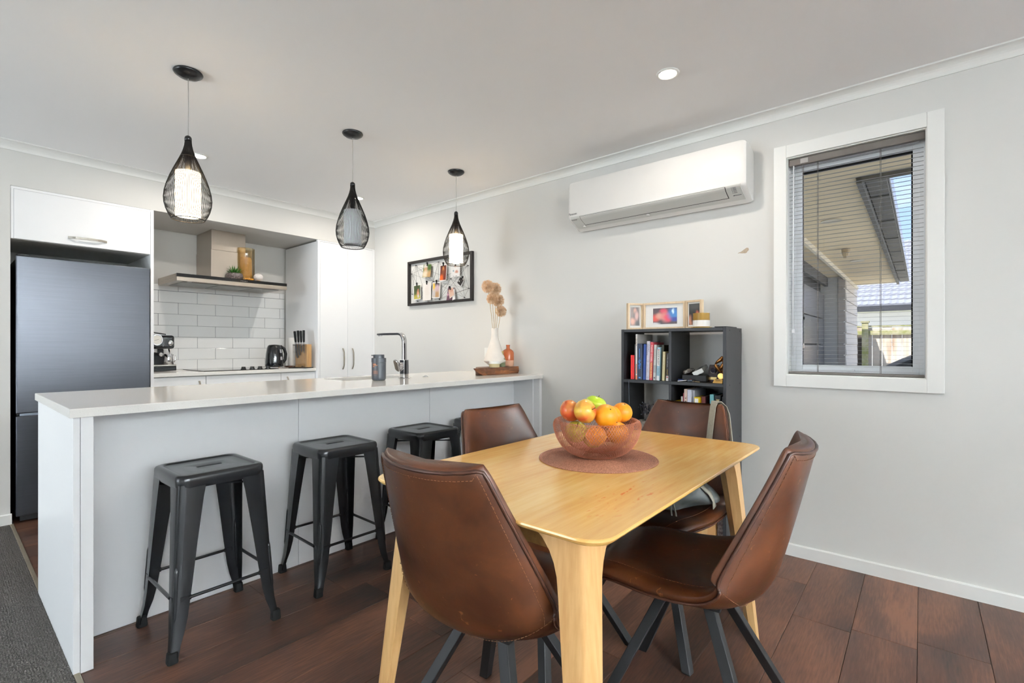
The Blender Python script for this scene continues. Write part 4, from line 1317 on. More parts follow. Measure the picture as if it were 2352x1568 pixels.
for sx in (-1, 1):
    for sy in (-1, 1):
        cxn, cyn = (TX0 if sx < 0 else TX1), (TY0 if sy < 0 else TY1)
        rr = []
        for z, h, g in ((0.0005, .019, 0), (.25, .025, 0), (.45, .030, 0), (.58, .033, 0), (.625, .034, .001), (.652, .035, .006), (.675, .036, .015), (.695, .037, .029), (.708, .038, .043), (.7175, .038, .056)):
            inset = .022 + (.096 - .022) * z / .7175
            px, py = cxn - sx * (inset - .008), cyn - sy * (inset + .010)
            # the head of the leg flares inwards along both aprons
            x_in, y_in = px - sx * (h + g), py - sy * (h + g)
            x_out, y_out = px + sx * h, py + sy * h
            q = h * .5
            ring = [(x_out, y_out - sy * q * .9, z), (x_out - sx * q * .35, y_out - sy * q * .25, z), (x_out - sx * q * .9, y_out, z), (x_in, y_out, z), (x_in, y_out - sy * h * 1.1, z), (px - sx * h * .55, py - sy * h * .55, z), (x_out - sx * h * 1.1, y_in, z), (x_out, y_in, z)]
            rr.append(ring)
        MB().loft(rr).build('leg', MATS['leg_oak'], tb_, smooth=True, auto=38)

# ------------------------------------------------------------------ leather shell chairs
def leather(name, c1, c2, scuff):
    m, n, b = newmat(name)
    t = n.nodes.new('ShaderNodeTexCoord')
    oi = n.nodes.new('ShaderNodeObjectInfo')
    ad = n.nodes.new('ShaderNodeVectorMath'); ad.operation = 'ADD'
    ov = n.nodes.new('ShaderNodeVectorMath'); ov.operation = 'SCALE'; ov.inputs[0].default_value = (3, 5, 2)
    n.links.new(oi.outputs['Random'], ov.inputs['Scale'])
    n.links.new(t.outputs['Object'], ad.inputs[0]); n.links.new(ov.outputs[0], ad.inputs[1])
    def noise(sc, det, dist=0):
        x = n.nodes.new('ShaderNodeTexNoise'); x.inputs['Scale'].default_value = sc; x.inputs['Detail'].default_value = det; x.inputs['Distortion'].default_value = dist
        n.links.new(ad.outputs[0], x.inputs['Vector']); return x
    a = noise(7, 6, .5)
    r1 = n.nodes.new('ShaderNodeValToRGB'); r1.color_ramp.elements[0].position = .35; r1.color_ramp.elements[1].position = .68
    r1.color_ramp.elements[0].color = lin(c1); r1.color_ramp.elements[1].color = lin(c2)
    n.links.new(a.outputs['Fac'], r1.inputs['Fac'])
    s = noise(46, 9, 1.2)
    r2 = n.nodes.new('ShaderNodeValToRGB'); r2.color_ramp.elements[0].position = .675; r2.color_ramp.elements[1].position = .74
    n.links.new(s.outputs['Fac'], r2.inputs['Fac'])
    mu = n.nodes.new('ShaderNodeMath'); mu.operation = 'MULTIPLY'; mu.inputs[1].default_value = .6
    n.links.new(r2.outputs['Color'], mu.inputs[0])
    mx = n.nodes.new('ShaderNodeMix'); mx.data_type = 'RGBA'; mx.inputs[7].default_value = lin(scuff)
    n.links.new(mu.outputs[0], mx.inputs[0]); n.links.new(r1.outputs['Color'], mx.inputs[6])
    n.links.new(mx.outputs[2], b.inputs['Base Color'])
    b.inputs['Roughness'].default_value = .33
    b.inputs['Specular IOR Level'].default_value = .5
    rr = n.nodes.new('ShaderNodeMapRange'); rr.inputs['To Min'].default_value = .24; rr.inputs['To Max'].default_value = .46
    n.links.new(a.outputs['Fac'], rr.inputs['Value']); n.links.new(rr.outputs[0], b.inputs['Roughness'])
    bp = n.nodes.new('ShaderNodeBump'); bp.inputs['Strength'].default_value = .16; bp.inputs['Distance'].default_value = .003
    w = noise(28, 4, .8)
    n.links.new(w.outputs['Fac'], bp.inputs['Height']); n.links.new(bp.outputs[0], b.inputs['Normal'])
    return m
M_LEA = leather('brown_leather', (52, 26, 13), (86, 46, 22), (146, 98, 58))
M_PIPE = mat('dark_brown_piping', (62, 36, 25), .35, spec=.5, var=.15, scale=40)
M_STITCH = mat('tan_stitching', (122, 84, 56), .8, var=.1)
CTRL = [(.252, .424, .150, .000), (.240, .441, .186, .004), (.165, .450, .214, .012), (.05, .438, .230, .024), (-.05, .430, .238, .044), (-.12, .434, .243, .068), (-.175, .457, .245, .094), (-.208, .505, .243, .108), (-.230, .570, .232, .100), (-.252, .655, .211, .082), (-.274, .745, .187, .062), (-.292, .822, .166, .046), (-.300, .854, .149, .041)]
def cr_interp(P, u):
    n = len(P) - 1
    i = min(int(u), n - 1)
    f = u - i
    p0, p1, p2, p3 = P[max(i - 1, 0)], P[i], P[i + 1], P[min(i + 2, n)]
    return tuple(.5 * (2 * b + (c - a) * f + (2 * a - 5 * b + 4 * c - d) * f * f + (3 * b - a - 3 * c + d) * f ** 3) for a, b, c, d in zip(p0, p1, p2, p3))
U = [0, .05, .15, .35, .6, 1, 1.35, 1.7] + [2 + .33 * i for i in range(28)]
U = [u for u in U if u < 11.2] + [11.25, 11.5, 11.7, 11.85, 11.95, 12]
TS = [math.sin(PI / 2 * k / 9) for k in range(-9, 10)]
def shell_frame(u):
    y, z, w, k = cr_interp(CTRL, u)
    e = .02
    a = cr_interp(CTRL, max(0, u - e)); b = cr_interp(CTRL, min(12, u + e))
    d = Vector((0, b[0] - a[0], b[1] - a[1])).normalized()
    nrm = Vector((0, d.z, -d.y))      # towards the sitter
    return Vector((0, y, z)), d, nrm, w, k
def shell_pt(u, t, off):
    c, d, nrm, w, k = shell_frame(u)
    p = c + Vector((w * t, 0, 0)) + nrm * (k * abs(t) ** 2.3)
    # local lateral normal tilts inwards where the sides curl up
    slope = k * 2.3 * abs(t) ** 1.3 / max(w, .05) * (1 if t > 0 else -1)
    n2 = (nrm - Vector((slope, 0, 0))).normalized()
    return p + n2 * off
def thick(u, t):
    c, d, nrm, w, k = shell_frame(u)
    base = .058 if u < 5 else (.058 - (.058 - .038) * min(1, (u - 5) / 3))
    du = min(1, u / .9) if u < .9 else (min(1, (12 - u) / .75) if u > 11.25 else 1)
    fs = math.sqrt(max(0, 1 - (1 - du) ** 2))
    ft = math.sqrt(max(0, 1 - abs(t) ** 7))
    return base * max(.02, fs) * max(.02, ft)
def build_chair(t):
    m = MB()
    rings = []
    for u in U:
        inner = [tuple(shell_pt(u, tt, thick(u, tt) * .5)) for tt in TS]
        outer = [tuple(shell_pt(u, tt, -thick(u, tt) * .5)) for tt in reversed(TS)]
        rings.append(inner + outer)
    m.loft(rings).build('seat_shell', M_LEA, t, local=True, smooth=True, subsurf=1)
    # piping: round the back on the outer side, and under the seat edge
    def edge(u, s, a=.955, extra=.002):
        return shell_pt(u, s * a, -thick(u, s * a) * .5 - extra)
    us = [6.0 + .25 * i for i in range(22)] + [11.45]
    path = [edge(u, 1) for u in us] + [shell_pt(11.62, f, -thick(11.62, f) * .5 - .002) for f in (.9, .75, .5, .25, 0, -.25, -.5, -.75, -.9)] + [edge(u, -1) for u in reversed(us)]
    MB().tube(path, .0042, 8).build('piping', M_PIPE, t, local=True, smooth=True)
    us2 = [.9 + .3 * i for i in range(18)]
    for s in (1, -1):
        MB().tube([edge(u, s, .965) for u in us2], .0040, 8).build('piping', M_PIPE, t, local=True, smooth=True)
    # stitch lines
    def stitches(pts, on=.005, gap=.004, r=.0008):
        mb = MB()
        acc = 0.0
        segs = []
        for a, b in zip(pts[:-1], pts[1:]):
            L = (b - a).length
            pos = 0
            while pos < L:
                mb.bar(a.lerp(b, pos / L), a.lerp(b, min(1, (pos + on) / L)), r * 1.6, r)
                pos += on + gap
        return mb
    p2 = [shell_pt(u, .875, -thick(u, .875) * .5 - .0008) for u in us] + [shell_pt(11.15, f, -thick(11.15, f) * .5 - .0008) for f in (.8, .6, .4, .2, 0, -.2, -.4, -.6, -.8)] + [shell_pt(u, -.875, -thick(u, .875) * .5 - .0008) for u in reversed(us)]
    stitches(p2).build('stitching', M_STITCH, t, local=True)
    p3 = [shell_pt(5.55 + .55 * abs(f) ** 2, f, -thick(5.7, f) * .5 - .0012) for f in [x / 14 * .95 for x in range(-14, 15)]]
    stitches(p3).build('stitching', M_STITCH, t, local=True)
    for s in (1, -1):
        p4 = [shell_pt(u, s * (.80 - .35 * max(0, (u - 3) / 4) ** 2 * 0), thick(u, .8) * .5 + .0006) for u in [.9 + .28 * i for i in range(19)]]
        stitches(p4).build('stitching', M_STITCH, t, local=True)
    # steel base
    MB().box(-.10, .10, -.10, .10, .386, .399).build('base_plate', M_BLACKM, t, local=True, bevel=.002)
    for sx in (-1, 1):
        for sy in (-1, 1):
            p0, p1 = Vector((sx * .060, sy * .060, .390)), Vector((sx * .236, sy * .236, 0.001))
            d = (p1 - p0)
            rr = []
            s1 = Vector((sx, -sy, 0)).normalized()
            s2 = Vector((sx, sy, 0)).normalized()
            for p, w in ((p0, .0155), (p1, .0155)):
                rr.append([tuple(p + Vector((a * w, b * w, 0))) for a, b in ((-1, -1), (1, -1), (1, 1), (-1, 1))])
            lg = MB().loft(rr).build('leg', M_BLACKM, t, local=True, bevel=.002)
            MB().box(p1.x - .0145, p1.x + .0145, p1.y - .0145, p1.y + .0145, 0, .004).build('glide', M_RUBBER, lg, local=True)
chairs = [('worn brown leather chair with its back to us at the near table end', (.985, .872), -85),
          ('brown leather chair on the far side of the table, glossy inner back', (1.456, 1.088), 174.5),
          ('brown leather chair at the far table end carrying the grey bag', (1.909, .822), 84.5),
          ('brown leather chair on the window side, seen in profile', (1.462, .526), 5)]
ch0 = thing('dining_chair', chairs[0][0], 'chair', (chairs[0][1][0], chairs[0][1][1], 0), R(chairs[0][2]), group='leather chairs around the dining table')
build_chair(ch0)
CH = [ch0]
for lab, (x, y), a in chairs[1:]:
    c_ = copy_tree(ch0)
    c_.location = (x, y, 0); c_.rotation_euler = (0, 0, R(a)); c_['label'] = lab
    CH.append(c_)
def chair_world(i, u, t, off):
    lab, (x, y), a = chairs[i]
    return Matrix.Translation((x, y, 0)) @ Matrix.Rotation(R(a), 4, 'Z') @ shell_pt(u, t, off)

# ------------------------------------------------------------------ placemat, wire bowl, fruit
PX, PY = 1.410, .818
pmt = thing('round_placemat', 'round woven copper brown placemat under the fruit bowl', 'placemat', (PX, PY, TZ))
prof = []
nr = 34
prof.append((.0005, .0028))
for i in range(nr):
    r0 = .005 + i * (.192 - .005) / nr
    dr_ = (.192 - .005) / nr
    prof += [(r0, .0022), (r0 + dr_ * .25, .0042), (r0 + dr_ * .65, .0044), (r0 + dr_ * .95, .0024)]
prof += [(.193, .003), (.1935, .0012), (.192, .0003), (.0005, .0003)]
MB().lathe(prof, 96, c=(PX, PY, TZ), cap=False).build('woven_disc', mat('copper_weave', (186, 130, 102), .6, col2=(140, 92, 70), scale=420, lo=.4, hi=.6, spec=.4), pmt, smooth=True)
BX, BY, BZ = 1.420, .828, TZ + .0052
bw = thing('wire_fruit_bowl', 'copper double walled wire mesh bowl full of fruit', 'bowl', (BX, BY, BZ))
M_COP = mat('copper_wire', (196, 132, 106), .35, .55, var=.06)
bp_ = [(.046, .001), (.070, .004), (.096, .016), (.118, .036), (.133, .060), (.142, .086), (.1445, .103), (.143, .114), (.138, .121), (.131, .1225), (.125, .118), (.121, .105), (.117, .086), (.108, .064), (.094, .044), (.074, .029), (.048, .021), (.012, .019)]
def along(P, n):
    L = [0]
    for a, b in zip(P[:-1], P[1:]):
        L.append(L[-1] + math.hypot(b[0] - a[0], b[1] - a[1]))
    out = []
    for i in range(n + 1):
        s = L[-1] * i / n
        j = max(k for k in range(len(L)) if L[k] <= s + 1e-9)
        if j == len(P) - 1:
            out.append((*P[-1], s)); continue
        f = (s - L[j]) / (L[j + 1] - L[j])
        out.append((P[j][0] + (P[j + 1][0] - P[j][0]) * f, P[j][1] + (P[j + 1][1] - P[j][1]) * f, s))
    return out
ap = along(bp_, 44)
NB = 92
mb = MB()
for sgn in (1, -1):
    for i in range(NB):
        th = 2 * PI * i / NB
        pts = []
        ps = 0
        for r, z, s in ap:
            th += sgn * .66 * (s - ps) / max(r, .05)
            ps = s
            pts.append((BX + r * math.cos(th), BY + r * math.sin(th), BZ + z))
        mb.tube(pts, .00075, 3, cap=False)
o = mb.build('wire_mesh', M_COP, bw, smooth=True)
o['kind'] = 'stuff'
for r, z, w in ((.047, .002, .0022),):
    MB().tube([(BX + math.cos(2 * PI * j / 48) * r, BY + math.sin(2 * PI * j / 48) * r, BZ + z) for j in range(48)], w, 6, closed=True).build('foot_ring', M_COP, bw, smooth=True)
M_SKIN_O = mat('orange_peel', (240, 142, 22), .38, spec=.5, col2=(248, 166, 40), scale=9, bump=.25, bscale=260, bdist=.0015)
M_SKIN_OY = mat('yellow_orange_peel', (246, 168, 34), .38, spec=.5, col2=(238, 150, 30), scale=7, bump=.2, bscale=240, bdist=.0015)
M_APR = mat('red_yellow_apple_skin', (226, 196, 80), .22, spec=.5, col2=(204, 84, 46), scale=11, stretch=(1, 1, .3), lo=.36, hi=.56)
M_APR2 = mat('red_apple_skin', (222, 168, 84), .22, spec=.5, col2=(190, 76, 44), scale=12, stretch=(1, 1, .3), lo=.30, hi=.58)
M_APG = mat('green_apple_skin', (178, 208, 44), .22, spec=.5, col2=(204, 220, 80), scale=12)
M_APG2 = mat('yellow_green_apple_skin', (186, 182, 56), .25, spec=.5, col2=(206, 190, 84), scale=12)
M_STALK = mat('brown_stalk', (74, 52, 30), .8, var=.2)
def apple_prof(r):
    P = []
    for i in range(17):
        a = -PI / 2 + PI * i / 16
        rad = math.cos(a)
        z = math.sin(a) * .90
        dip = .30 * math.exp(-(rad / .26) ** 2) if a > 0 else .16 * math.exp(-(rad / .22) ** 2)
        z -= dip if a > 0 else -dip
        P.append((max(.0004, rad * r * (1.02 if a > 0 else .96)), z * r))
    return P
def fruit(kind, lab, loc, r, m, tilt=(0, 0, 0)):
    f = thing(kind, lab, kind, loc, group='fruit in the wire bowl')
    f.rotation_euler = tilt
    if kind == 'apple':
        MB().lathe(apple_prof(r), 28, cap=False).build('flesh', m, f, local=True, smooth=True)
        MB().tube([(0, 0, r * .5), (.001, 0, r * .75), (.004, 0, r * .96)], .0013, 6).build('stalk', M_STALK, f, local=True)
    else:
        MB().ball((0, 0, 0), r, 28, 18, (1, 1, .95)).build('peel', m, f, local=True, smooth=True)
        MB().lathe([(.0004, 0), (.0025, 0), (.002, .0012), (.0004, .0014)], 8, c=(0, 0, r * .948)).build('stem_button', M_STALK, f, local=True)
    return f
zr = BZ
fruit('apple', 'red and yellow apple at the left of the bowl top', (1.350, .885, .898), .0375, M_APR2, (.5, .6, .3))
fruit('apple', 'large red yellow apple in front with its stalk facing us', (1.343, .826, .902), .039, M_APR, (1.05, -1.0, .6))
fruit('apple', 'bright green apple at the back of the bowl top', (1.452, .852, .908), .0385, M_APG, (.2, .3, 0))
fruit('orange', 'yellow orange at the middle of the bowl top', (1.400, .782, .885), .0385, M_SKIN_OY, (.7, -.5, 0))
fruit('orange', 'yellow orange tucked behind the middle one', (1.455, .792, .878), .035, M_SKIN_OY, (.2, .5, 0))
fruit('orange', 'small orange mandarin at the right rim of the bowl', (1.492, .772, .888), .034, M_SKIN_O, (.4, -.2, 0))
fruit('apple', 'yellow green apple behind the mesh at lower left', (1.358, .868, .829), .0375, M_APG2, (.4, -.5, 0))
fruit('orange', 'orange behind the mesh at the lower middle', (1.372, .802, .822), .0335, M_SKIN_O, (.3, -.4, 0))
fruit('orange', 'orange behind the mesh at lower right', (1.436, .762, .828), .0375, M_SKIN_OY, (.1, -.2, 0))
fruit('apple', 'green apple at the bottom of the bowl', (1.412, .838, .806), .036, M_APG2, (.8, .2, 0))
fruit('apple', 'dark red apple low in the bowl at the right', (1.470, .824, .818), .036, M_APR2, (.3, .8, 0))

# ------------------------------------------------------------------ grey bag on the far chair, its strap hooked over the chair back
M_BAG = mat('grey_nylon', (88, 92, 90), .55, spec=.4, var=.12, scale=16, bump=.5, bscale=14, bdist=.012)
M_STRAP = mat('grey_webbing', (150, 146, 132), .75, var=.06, scale=120)
bgx = thing('grey_bag', 'soft grey drawstring bag slumped on the far chair seat', 'bag', (1.93, .80, .47))
seat_i = 2
def bagpt(a, b):
    br = random.Random(1)
    cx, cy, cz = 1.925, .775, .535
    rx, ry, rz = .125, .165, .072
    ca, sa, cb, sb = math.cos(a), math.sin(a), math.cos(b), math.sin(b)
    f = 1 + .10 * math.sin(3 * a + 2 * b) + .06 * math.sin(7 * a - 3 * b) + .05 * math.sin(5 * b + a * 2)
    z = cz + rz * sb * f * (1.1 + .35 * math.cos(a - 1.9))
    return (cx + rx * ca * abs(cb) ** .7 * f, cy + ry * sa * abs(cb) ** .7 * f, max(z, .4795))
rr = []
for i in range(17):
    b = -PI / 2 + PI * i / 16
    rr.append([bagpt(2 * PI * j / 36, b) for j in range(36)])
MB().loft(rr).build('bag_body', M_BAG, bgx, smooth=True, subsurf=1)
zp = MB()
zpts = [(1.86 + .02 * math.sin(f * 3), .66 + .10 * f, .600 + .012 * math.sin(f * PI)) for f in [i / 12 for i in range(13)]]
zp.ribbon(zpts, [(0, 0, 1)] * 13, .012, .003)
zp.build('zip', M_STRAP, bgx)
MB().tube([(1.80, .73, .565), (1.785, .715, .53), (1.775, .70, .49), (1.768, .69, .45), (1.765, .683, .425)], .0032, 6).tube([(1.80, .735, .565), (1.78, .722, .52), (1.770, .712, .47), (1.766, .70, .44), (1.762, .695, .418)], .0032, 6).build('drawstring', mat('grey_cord_bag', (112, 112, 102), .8, var=.1), bgx, smooth=True)
MB().ball((1.764, .682, .42), .008, 10, 8).ball((1.761, .696, .413), .008, 10, 8).build('cord_end', mat('grey_cord_bag', (112, 112, 102)), bgx, smooth=True)
# strap path follows the inner face of the chair back, over its top edge, down the outer face
s_t = .80
def strap_pts():
    P, N = [], []
    for u, tt in ((5.6, .38), (6.4, .42), (7.2, .46), (8.0, .50), (8.8, .545), (9.6, .60), (10.3, .655), (10.9, .71), (11.4, .76)):
        P.append(chair_world(2, u, -tt, thick(u, -tt) * .5 + .003)); N.append(chair_world(2, u, -tt, .1) - chair_world(2, u, -tt, 0))
    for k, (o_, dz) in enumerate(((.014, .016), (0, .021), (-.014, .017))):
        p = chair_world(2, 12, -.82, o_); p.z += dz - .008
        P.append(p); N.append(Vector((-.6 if k == 0 else (.6 if k == 2 else 0), 0, 1)))
    for u, tt in ((11.4, .87), (10.8, .92), (10.0, .95), (9.0, .97), (8.0, .98), (7.2, .96)):
        P.append(chair_world(2, u, -tt, -thick(u, -tt) * .5 - .009)); N.append(-(chair_world(2, u, -tt, .1) - chair_world(2, u, -tt, 0)))
    return P, N
P_, N_ = strap_pts()
MB().ribbon(P_, N_, .032, .003).build('shoulder_strap', M_STRAP, bgx, smooth=True, auto=40)
lp = [(1.88, .67, .585), (1.885, .64, .575), (1.89, .615, .555), (1.895, .60, .53), (1.90, .60, .50)]
MB().ribbon(lp, [(0, -.3, 1), (0, -.5, 1), (0, -.8, .8), (0, -1, .3), (0, -1, 0)], .034, .003).build('side_strap', M_STRAP, bgx, smooth=True)
# ------------------------------------------------------------------ black cube bookshelf against the right wall
M_SHELF = mat('black_laminate', (30, 30, 32), .42, spec=.5, var=.08, scale=30, bump=.03, bscale=200)
SXF, SYA, SYB, SZ = 2.640, .775, 1.372, 1.210
bs = thing('bookshelf', 'black open cube bookshelf two wide against the right wall', 'bookshelf', (2.78, 1.07, 0))
MB().box(SXF, XW - .016, SYA, SYA + .016, 0, SZ).build('side_panel', M_SHELF, bs, bevel=.001)
MB().box(SXF, XW - .016, SYB - .016, SYB, 0, SZ).build('side_panel', M_SHELF, bs, bevel=.001)
LV = [(0, .02), (.300, .318), (.602, .620), (.897, .915), (1.193, SZ)]
for i, (a, b) in enumerate(LV):
    MB().box(SXF + .0005, XW - .017, SYA + .0165, SYB - .0165, a, b - .0005).build('shelf', M_SHELF, bs, bevel=.001)
for (a, b) in zip([l[1] for l in LV[:-1]], [l[0] for l in LV[1:]]):
    MB().box(SXF + .001, XW - .017, 1.066, 1.082, a, b - .0005).build('divider', M_SHELF, bs, bevel=.001)
# dark sheet behind the lower right cubes only
for a, b in ((.620, .897), (.318, .602), (.02, .300)):
    MB().box(XW - .024, XW - .018, SYA + .017, 1.0655, a, b - .001).build('dark_sheet', M_SHELF, bs)
mb = MB()
for z in (1.195, .905, .61, .31):
    for x in (2.70, 2.885):
        mb.cyl((x, SYA + .002, z), (x, SYA - .0008, z), .004, .004, 10)
mb.build('screw_cap', M_BLACKM, bs)

def book(name, lab, y0, y1, z0, z1, x0, depth, col, grp, lean=0.0, prints=(), rough=.45, cover=None, cat='book'):
    """upright book: spine faces the room; lean tilts its top towards the left panel"""
    yc = (y0 + y1) / 2
    t = thing(name, lab, cat, (x0, yc, z0), group=grp)
    t.rotation_euler = (-R(lean), 0, 0)
    h, w = z1 - z0, abs(y1 - y0)
    mname = 'cover_' + '_'.join(str(v) for v in col)
    m = mat(mname, col, rough, var=.05, scale=30)
    pg = mat('page_edges', (222, 214, 198), .8, var=.06, scale=200)
    MB().box(.0, .004, -w / 2, w / 2, 0, h).box(.004, depth, -w / 2, -w / 2 + .0015, 0, h).box(.004, depth, w / 2 - .0015, w / 2, 0, h).build('cover', m if cover is None else cover, t, local=True, bevel=.0008, seg=1)
    MB().box(.0042, depth - .003, -w / 2 + .0018, w / 2 - .0018, .002, h - .003).build('pages', pg, t, local=True)
    for pr_ in prints:
        kind = pr_[0]
        if kind == 'block':
            _, za, zb, fw, c2 = pr_
            MB().box(-.0004, .0002, -w / 2 * fw, w / 2 * fw, za * h, zb * h).build('printed_band', mat('print_' + '_'.join(map(str, c2)), c2, .5, var=.04), t, local=True)
        elif kind == 'text':
            _, s, zc_, ln, sz, c2, dy = pr_
            WLOC[t.name] = Vector((0, 0, 0))
            o = text('lettering', s, sz, (-.0007, dy * w, zc_ * h), (0, 0, -1), (0, -1, 0), mat('print_' + '_'.join(map(str, c2)), c2, .5, var=.04), t, width=ln * h)
            WLOC[t.name] = Vector((x0, yc, z0))
        elif kind == 'ball':
            _, zc_, r, c2 = pr_
            MB().cyl((-.0006, 0, zc_ * h), (.0002, 0, zc_ * h), r, r, 14).build('printed_mark', mat('print_' + '_'.join(map(str, c2)), c2, .5, var=.04), t, local=True)
        elif kind == 'ring':
            _, zc_, r, c2 = pr_
            MB().tube([(-.0004, r * math.cos(a * PI / 8), zc_ * h + r * math.sin(a * PI / 8)) for a in range(16)], .0006, 4, closed=True).build('printed_mark', mat('print_' + '_'.join(map(str, c2)), c2, .5, var=.04), t, local=True)
        elif kind == 'squiggle':
            _, za, zb, c2 = pr_
            mb2 = MB()
            q = random.Random(8)
            n = 26
            pts = []
            for i in range(n):
                f = i / (n - 1)
                pts.append((-.0004, w * .30 * math.sin(i * 2.1) * (1 if i % 5 else .4), (zb + (za - zb) * f) * h + .004 * math.sin(i * 3.7)))
            mb2.tube(pts, .0011, 4)
            mb2.build('ornate_lettering', mat('print_' + '_'.join(map(str, c2)), c2, .5, var=.04), t, local=True)
    return t
G1 = 'books in the top left cube'
z0 = .9155
xs = 2.662
book('book', 'thin bright red book, leftmost in the top left cube', 1.322, 1.311, z0, 1.058, xs, .14, (214, 22, 20), G1)
book('book', 'thinner bright red book, second from left in the top left cube', 1.3095, 1.302, z0, 1.058, xs, .14, (206, 24, 22), G1)
book('book', 'thin dark grey book between the red books and the tall white one', 1.300, 1.292, z0, 1.122, xs + .006, .16, (52, 52, 54), G1)
book('book', 'tallest white book with orange foot in the top left cube', 1.2905, 1.2815, z0, 1.182, xs, .215, (226, 222, 216), G1, 0, [('block', .0, .09, .98, (226, 128, 84)), ('block', .12, .34, .5, (206, 120, 86)), ('text', 'GUIDE', .82, .16, .008, (150, 120, 100), 0)])
book('book', 'thick navy book with bright blue ornate lettering', 1.2800, 1.2505, z0, 1.126, xs, .15, (36, 46, 68), G1, 0, [('text', 'THE', .555, .06, .010, (70, 150, 226), 0), ('squiggle', .30, .53, (70, 150, 230)), ('block', .61, .86, .12, (64, 128, 196)), ('block', .04, .07, .4, (90, 170, 236))])
book('book', 'slim royal blue book right of the thick navy one', 1.2465, 1.230, z0, 1.122, xs + .004, .15, (32, 66, 140), G1, -1.2)
book('book', 'pale lavender paperback, title The Power of Positive Parenting', 1.2260, 1.207, z0, 1.140, xs, .15, (206, 202, 214), G1, -1.6, [('text', 'The Power of', .82, .19, .0085, (62, 70, 130), -.2), ('text', 'Positive Parenting', .78, .28, .0085, (62, 70, 130), .2), ('ring', .49, .0055, (70, 70, 80)), ('ring', .06, .004, (60, 80, 150)), ('text', 'MATTHEW', .3, .2, .005, (110, 108, 120), 0)])
book('book', 'pink book with white and yellow title, Parris Goebel Young Queen', 1.2045, 1.189, z0, 1.134, xs, .15, (206, 76, 88), G1, -1.9, [('block', .05, .48, .98, (196, 108, 92)), ('text', 'PARRIS GOEBEL', .70, .44, .0135, (244, 236, 226), 0), ('text', 'YOUNG QUEEN', .26, .40, .0135, (248, 214, 120), 0)])
book('book', 'light grey paperback right of the pink book', 1.1830, 1.168, z0, 1.119, xs, .14, (196, 196, 192), G1, -1.8, [('block', .22, .42, .98, (160, 160, 162)), ('text', 'STORIES', .72, .3, .007, (150, 146, 142), 0), ('block', .05, .09, .5, (84, 84, 96))])
book('book', 'white and pale blue book with bold black vertical title', 1.1630, 1.146, z0, 1.104, xs, .14, (150, 186, 204), G1, -2.0, [('block', .44, .93, .98, (232, 230, 226)), ('text', 'INSIDE', .80, .20, .012, (36, 36, 40), 0), ('ball', .655, .0028, (30, 30, 34)), ('text', 'LIGHT', .55, .15, .012, (36, 36, 40), 0), ('ball', .925, .003, (196, 40, 44)), ('text', 'NOTES', .27, .2, .008, (120, 146, 160), 0), ('block', .0, .14, .98, (216, 218, 222))])
book('book', 'short dark olive book behind the cream one', 1.1430, 1.131, z0, 1.118, xs + .02, .15, (60, 58, 34), G1, -1.5)
book('book', 'cream yellow paperback near the divider', 1.1300, 1.115, z0, 1.080, xs, .13, (206, 194, 148), G1, -2.0, [('text', 'FINDING', .72, .32, .009, (236, 230, 206), 0)])
book('book', 'black book with white title and red heart, right end of the top left cube', 1.1060, 1.092, z0, 1.073, xs, .13, (24, 24, 26), G1, -1.0, [('text', 'SUPER DETOX', .72, .45, .006, (216, 214, 210), 0), ('text', 'FAST', .3, .2, .007, (206, 170, 60), 0), ('block', .0, .18, .98, (226, 224, 220)), ('ball', .13, .0038, (196, 24, 32))])
G2 = 'books in the middle right cube'
z1 = .6205
xb = 2.672
book('book', 'short white book at the left of the middle right cube', 1.024, 1.014, z1, .832, xb, .13, (186, 180, 174), G2)
book('book', 'thin maroon book beside the pale pink spine', 1.0125, 1.0075, z1, .852, xb, .14, (122, 28, 44), G2)
book('book', 'pale pink spined book with dark vertical lettering', 1.0065, .9895, z1, .874, xb, .16, (210, 186, 170), G2, 0, [('text', 'THE JOY', .55, .6, .011, (36, 30, 30), 0)])
book('book', 'thick white book in the middle right cube', .9880, .9670, z1, .872, xb, .17, (206, 208, 222), G2)
book('book', 'foil wrapped silver book beside the thick white one', .9655, .952, z1, .868, xb + .012, .18, (150, 150, 158), G2, 0, (), .25)
yb = thing('yellow_carton', 'small yellow carton with white panel in the middle right cube', 'box', (2.70, .937, .72), group=None)
MB().box(2.672, 2.79, .922, .951, .6205, .834).build('box', mat('yellow_card', (226, 190, 20), .5, var=.05), yb, bevel=.001)
MB().box(2.6714, 2.6722, .929, .948, .74, .826).build('label_panel', M_PAPER, yb)
book('book', 'dark red book behind the yellow carton', .9195, .897, z1, .838, xb + .02, .14, (84, 18, 16), G2)
book('book', 'teal book with red panel in the middle right cube', .868, .847, z1, .853, xb, .14, (104, 170, 176), G2, 0, [('block', .0, .62, .55, (176, 30, 34))])
ib = book('book', 'black book with gold hourglass emblem at the right of the cube', .842, .812, z1, .850, xb, .14, (24, 24, 24), G2)
mb = MB()
g0 = Vector((0, 0, .178))
mb.prism([(-.0095, .044 + .165), (.0095, .044 + .165), (0, .02 + .165)], -.0006, .0003)
for s in (-1, 1):
    mb.bar((-.0003, 0, .185), (-.0003, s * .012, .15), .0025, .0006, up=(1, 0, 0))
mb.build('gold_emblem', mat('gold_print', (206, 184, 134), .4, var=.05), ib, local=True)
yy = thing('yellow_tin', 'low yellow object just showing behind the leather chair top', 'tin', (2.69, 1.04, .70), group=None)
MB().box(2.67, 2.76, 1.028, 1.062, .6205, .806).build('tin', mat('yellow_card', (226, 190, 20)), yy, bevel=.004)
book('book', 'thin black book standing against the right side panel', .806, .797, z1, .845, xb, .14, (40, 40, 44), G2)

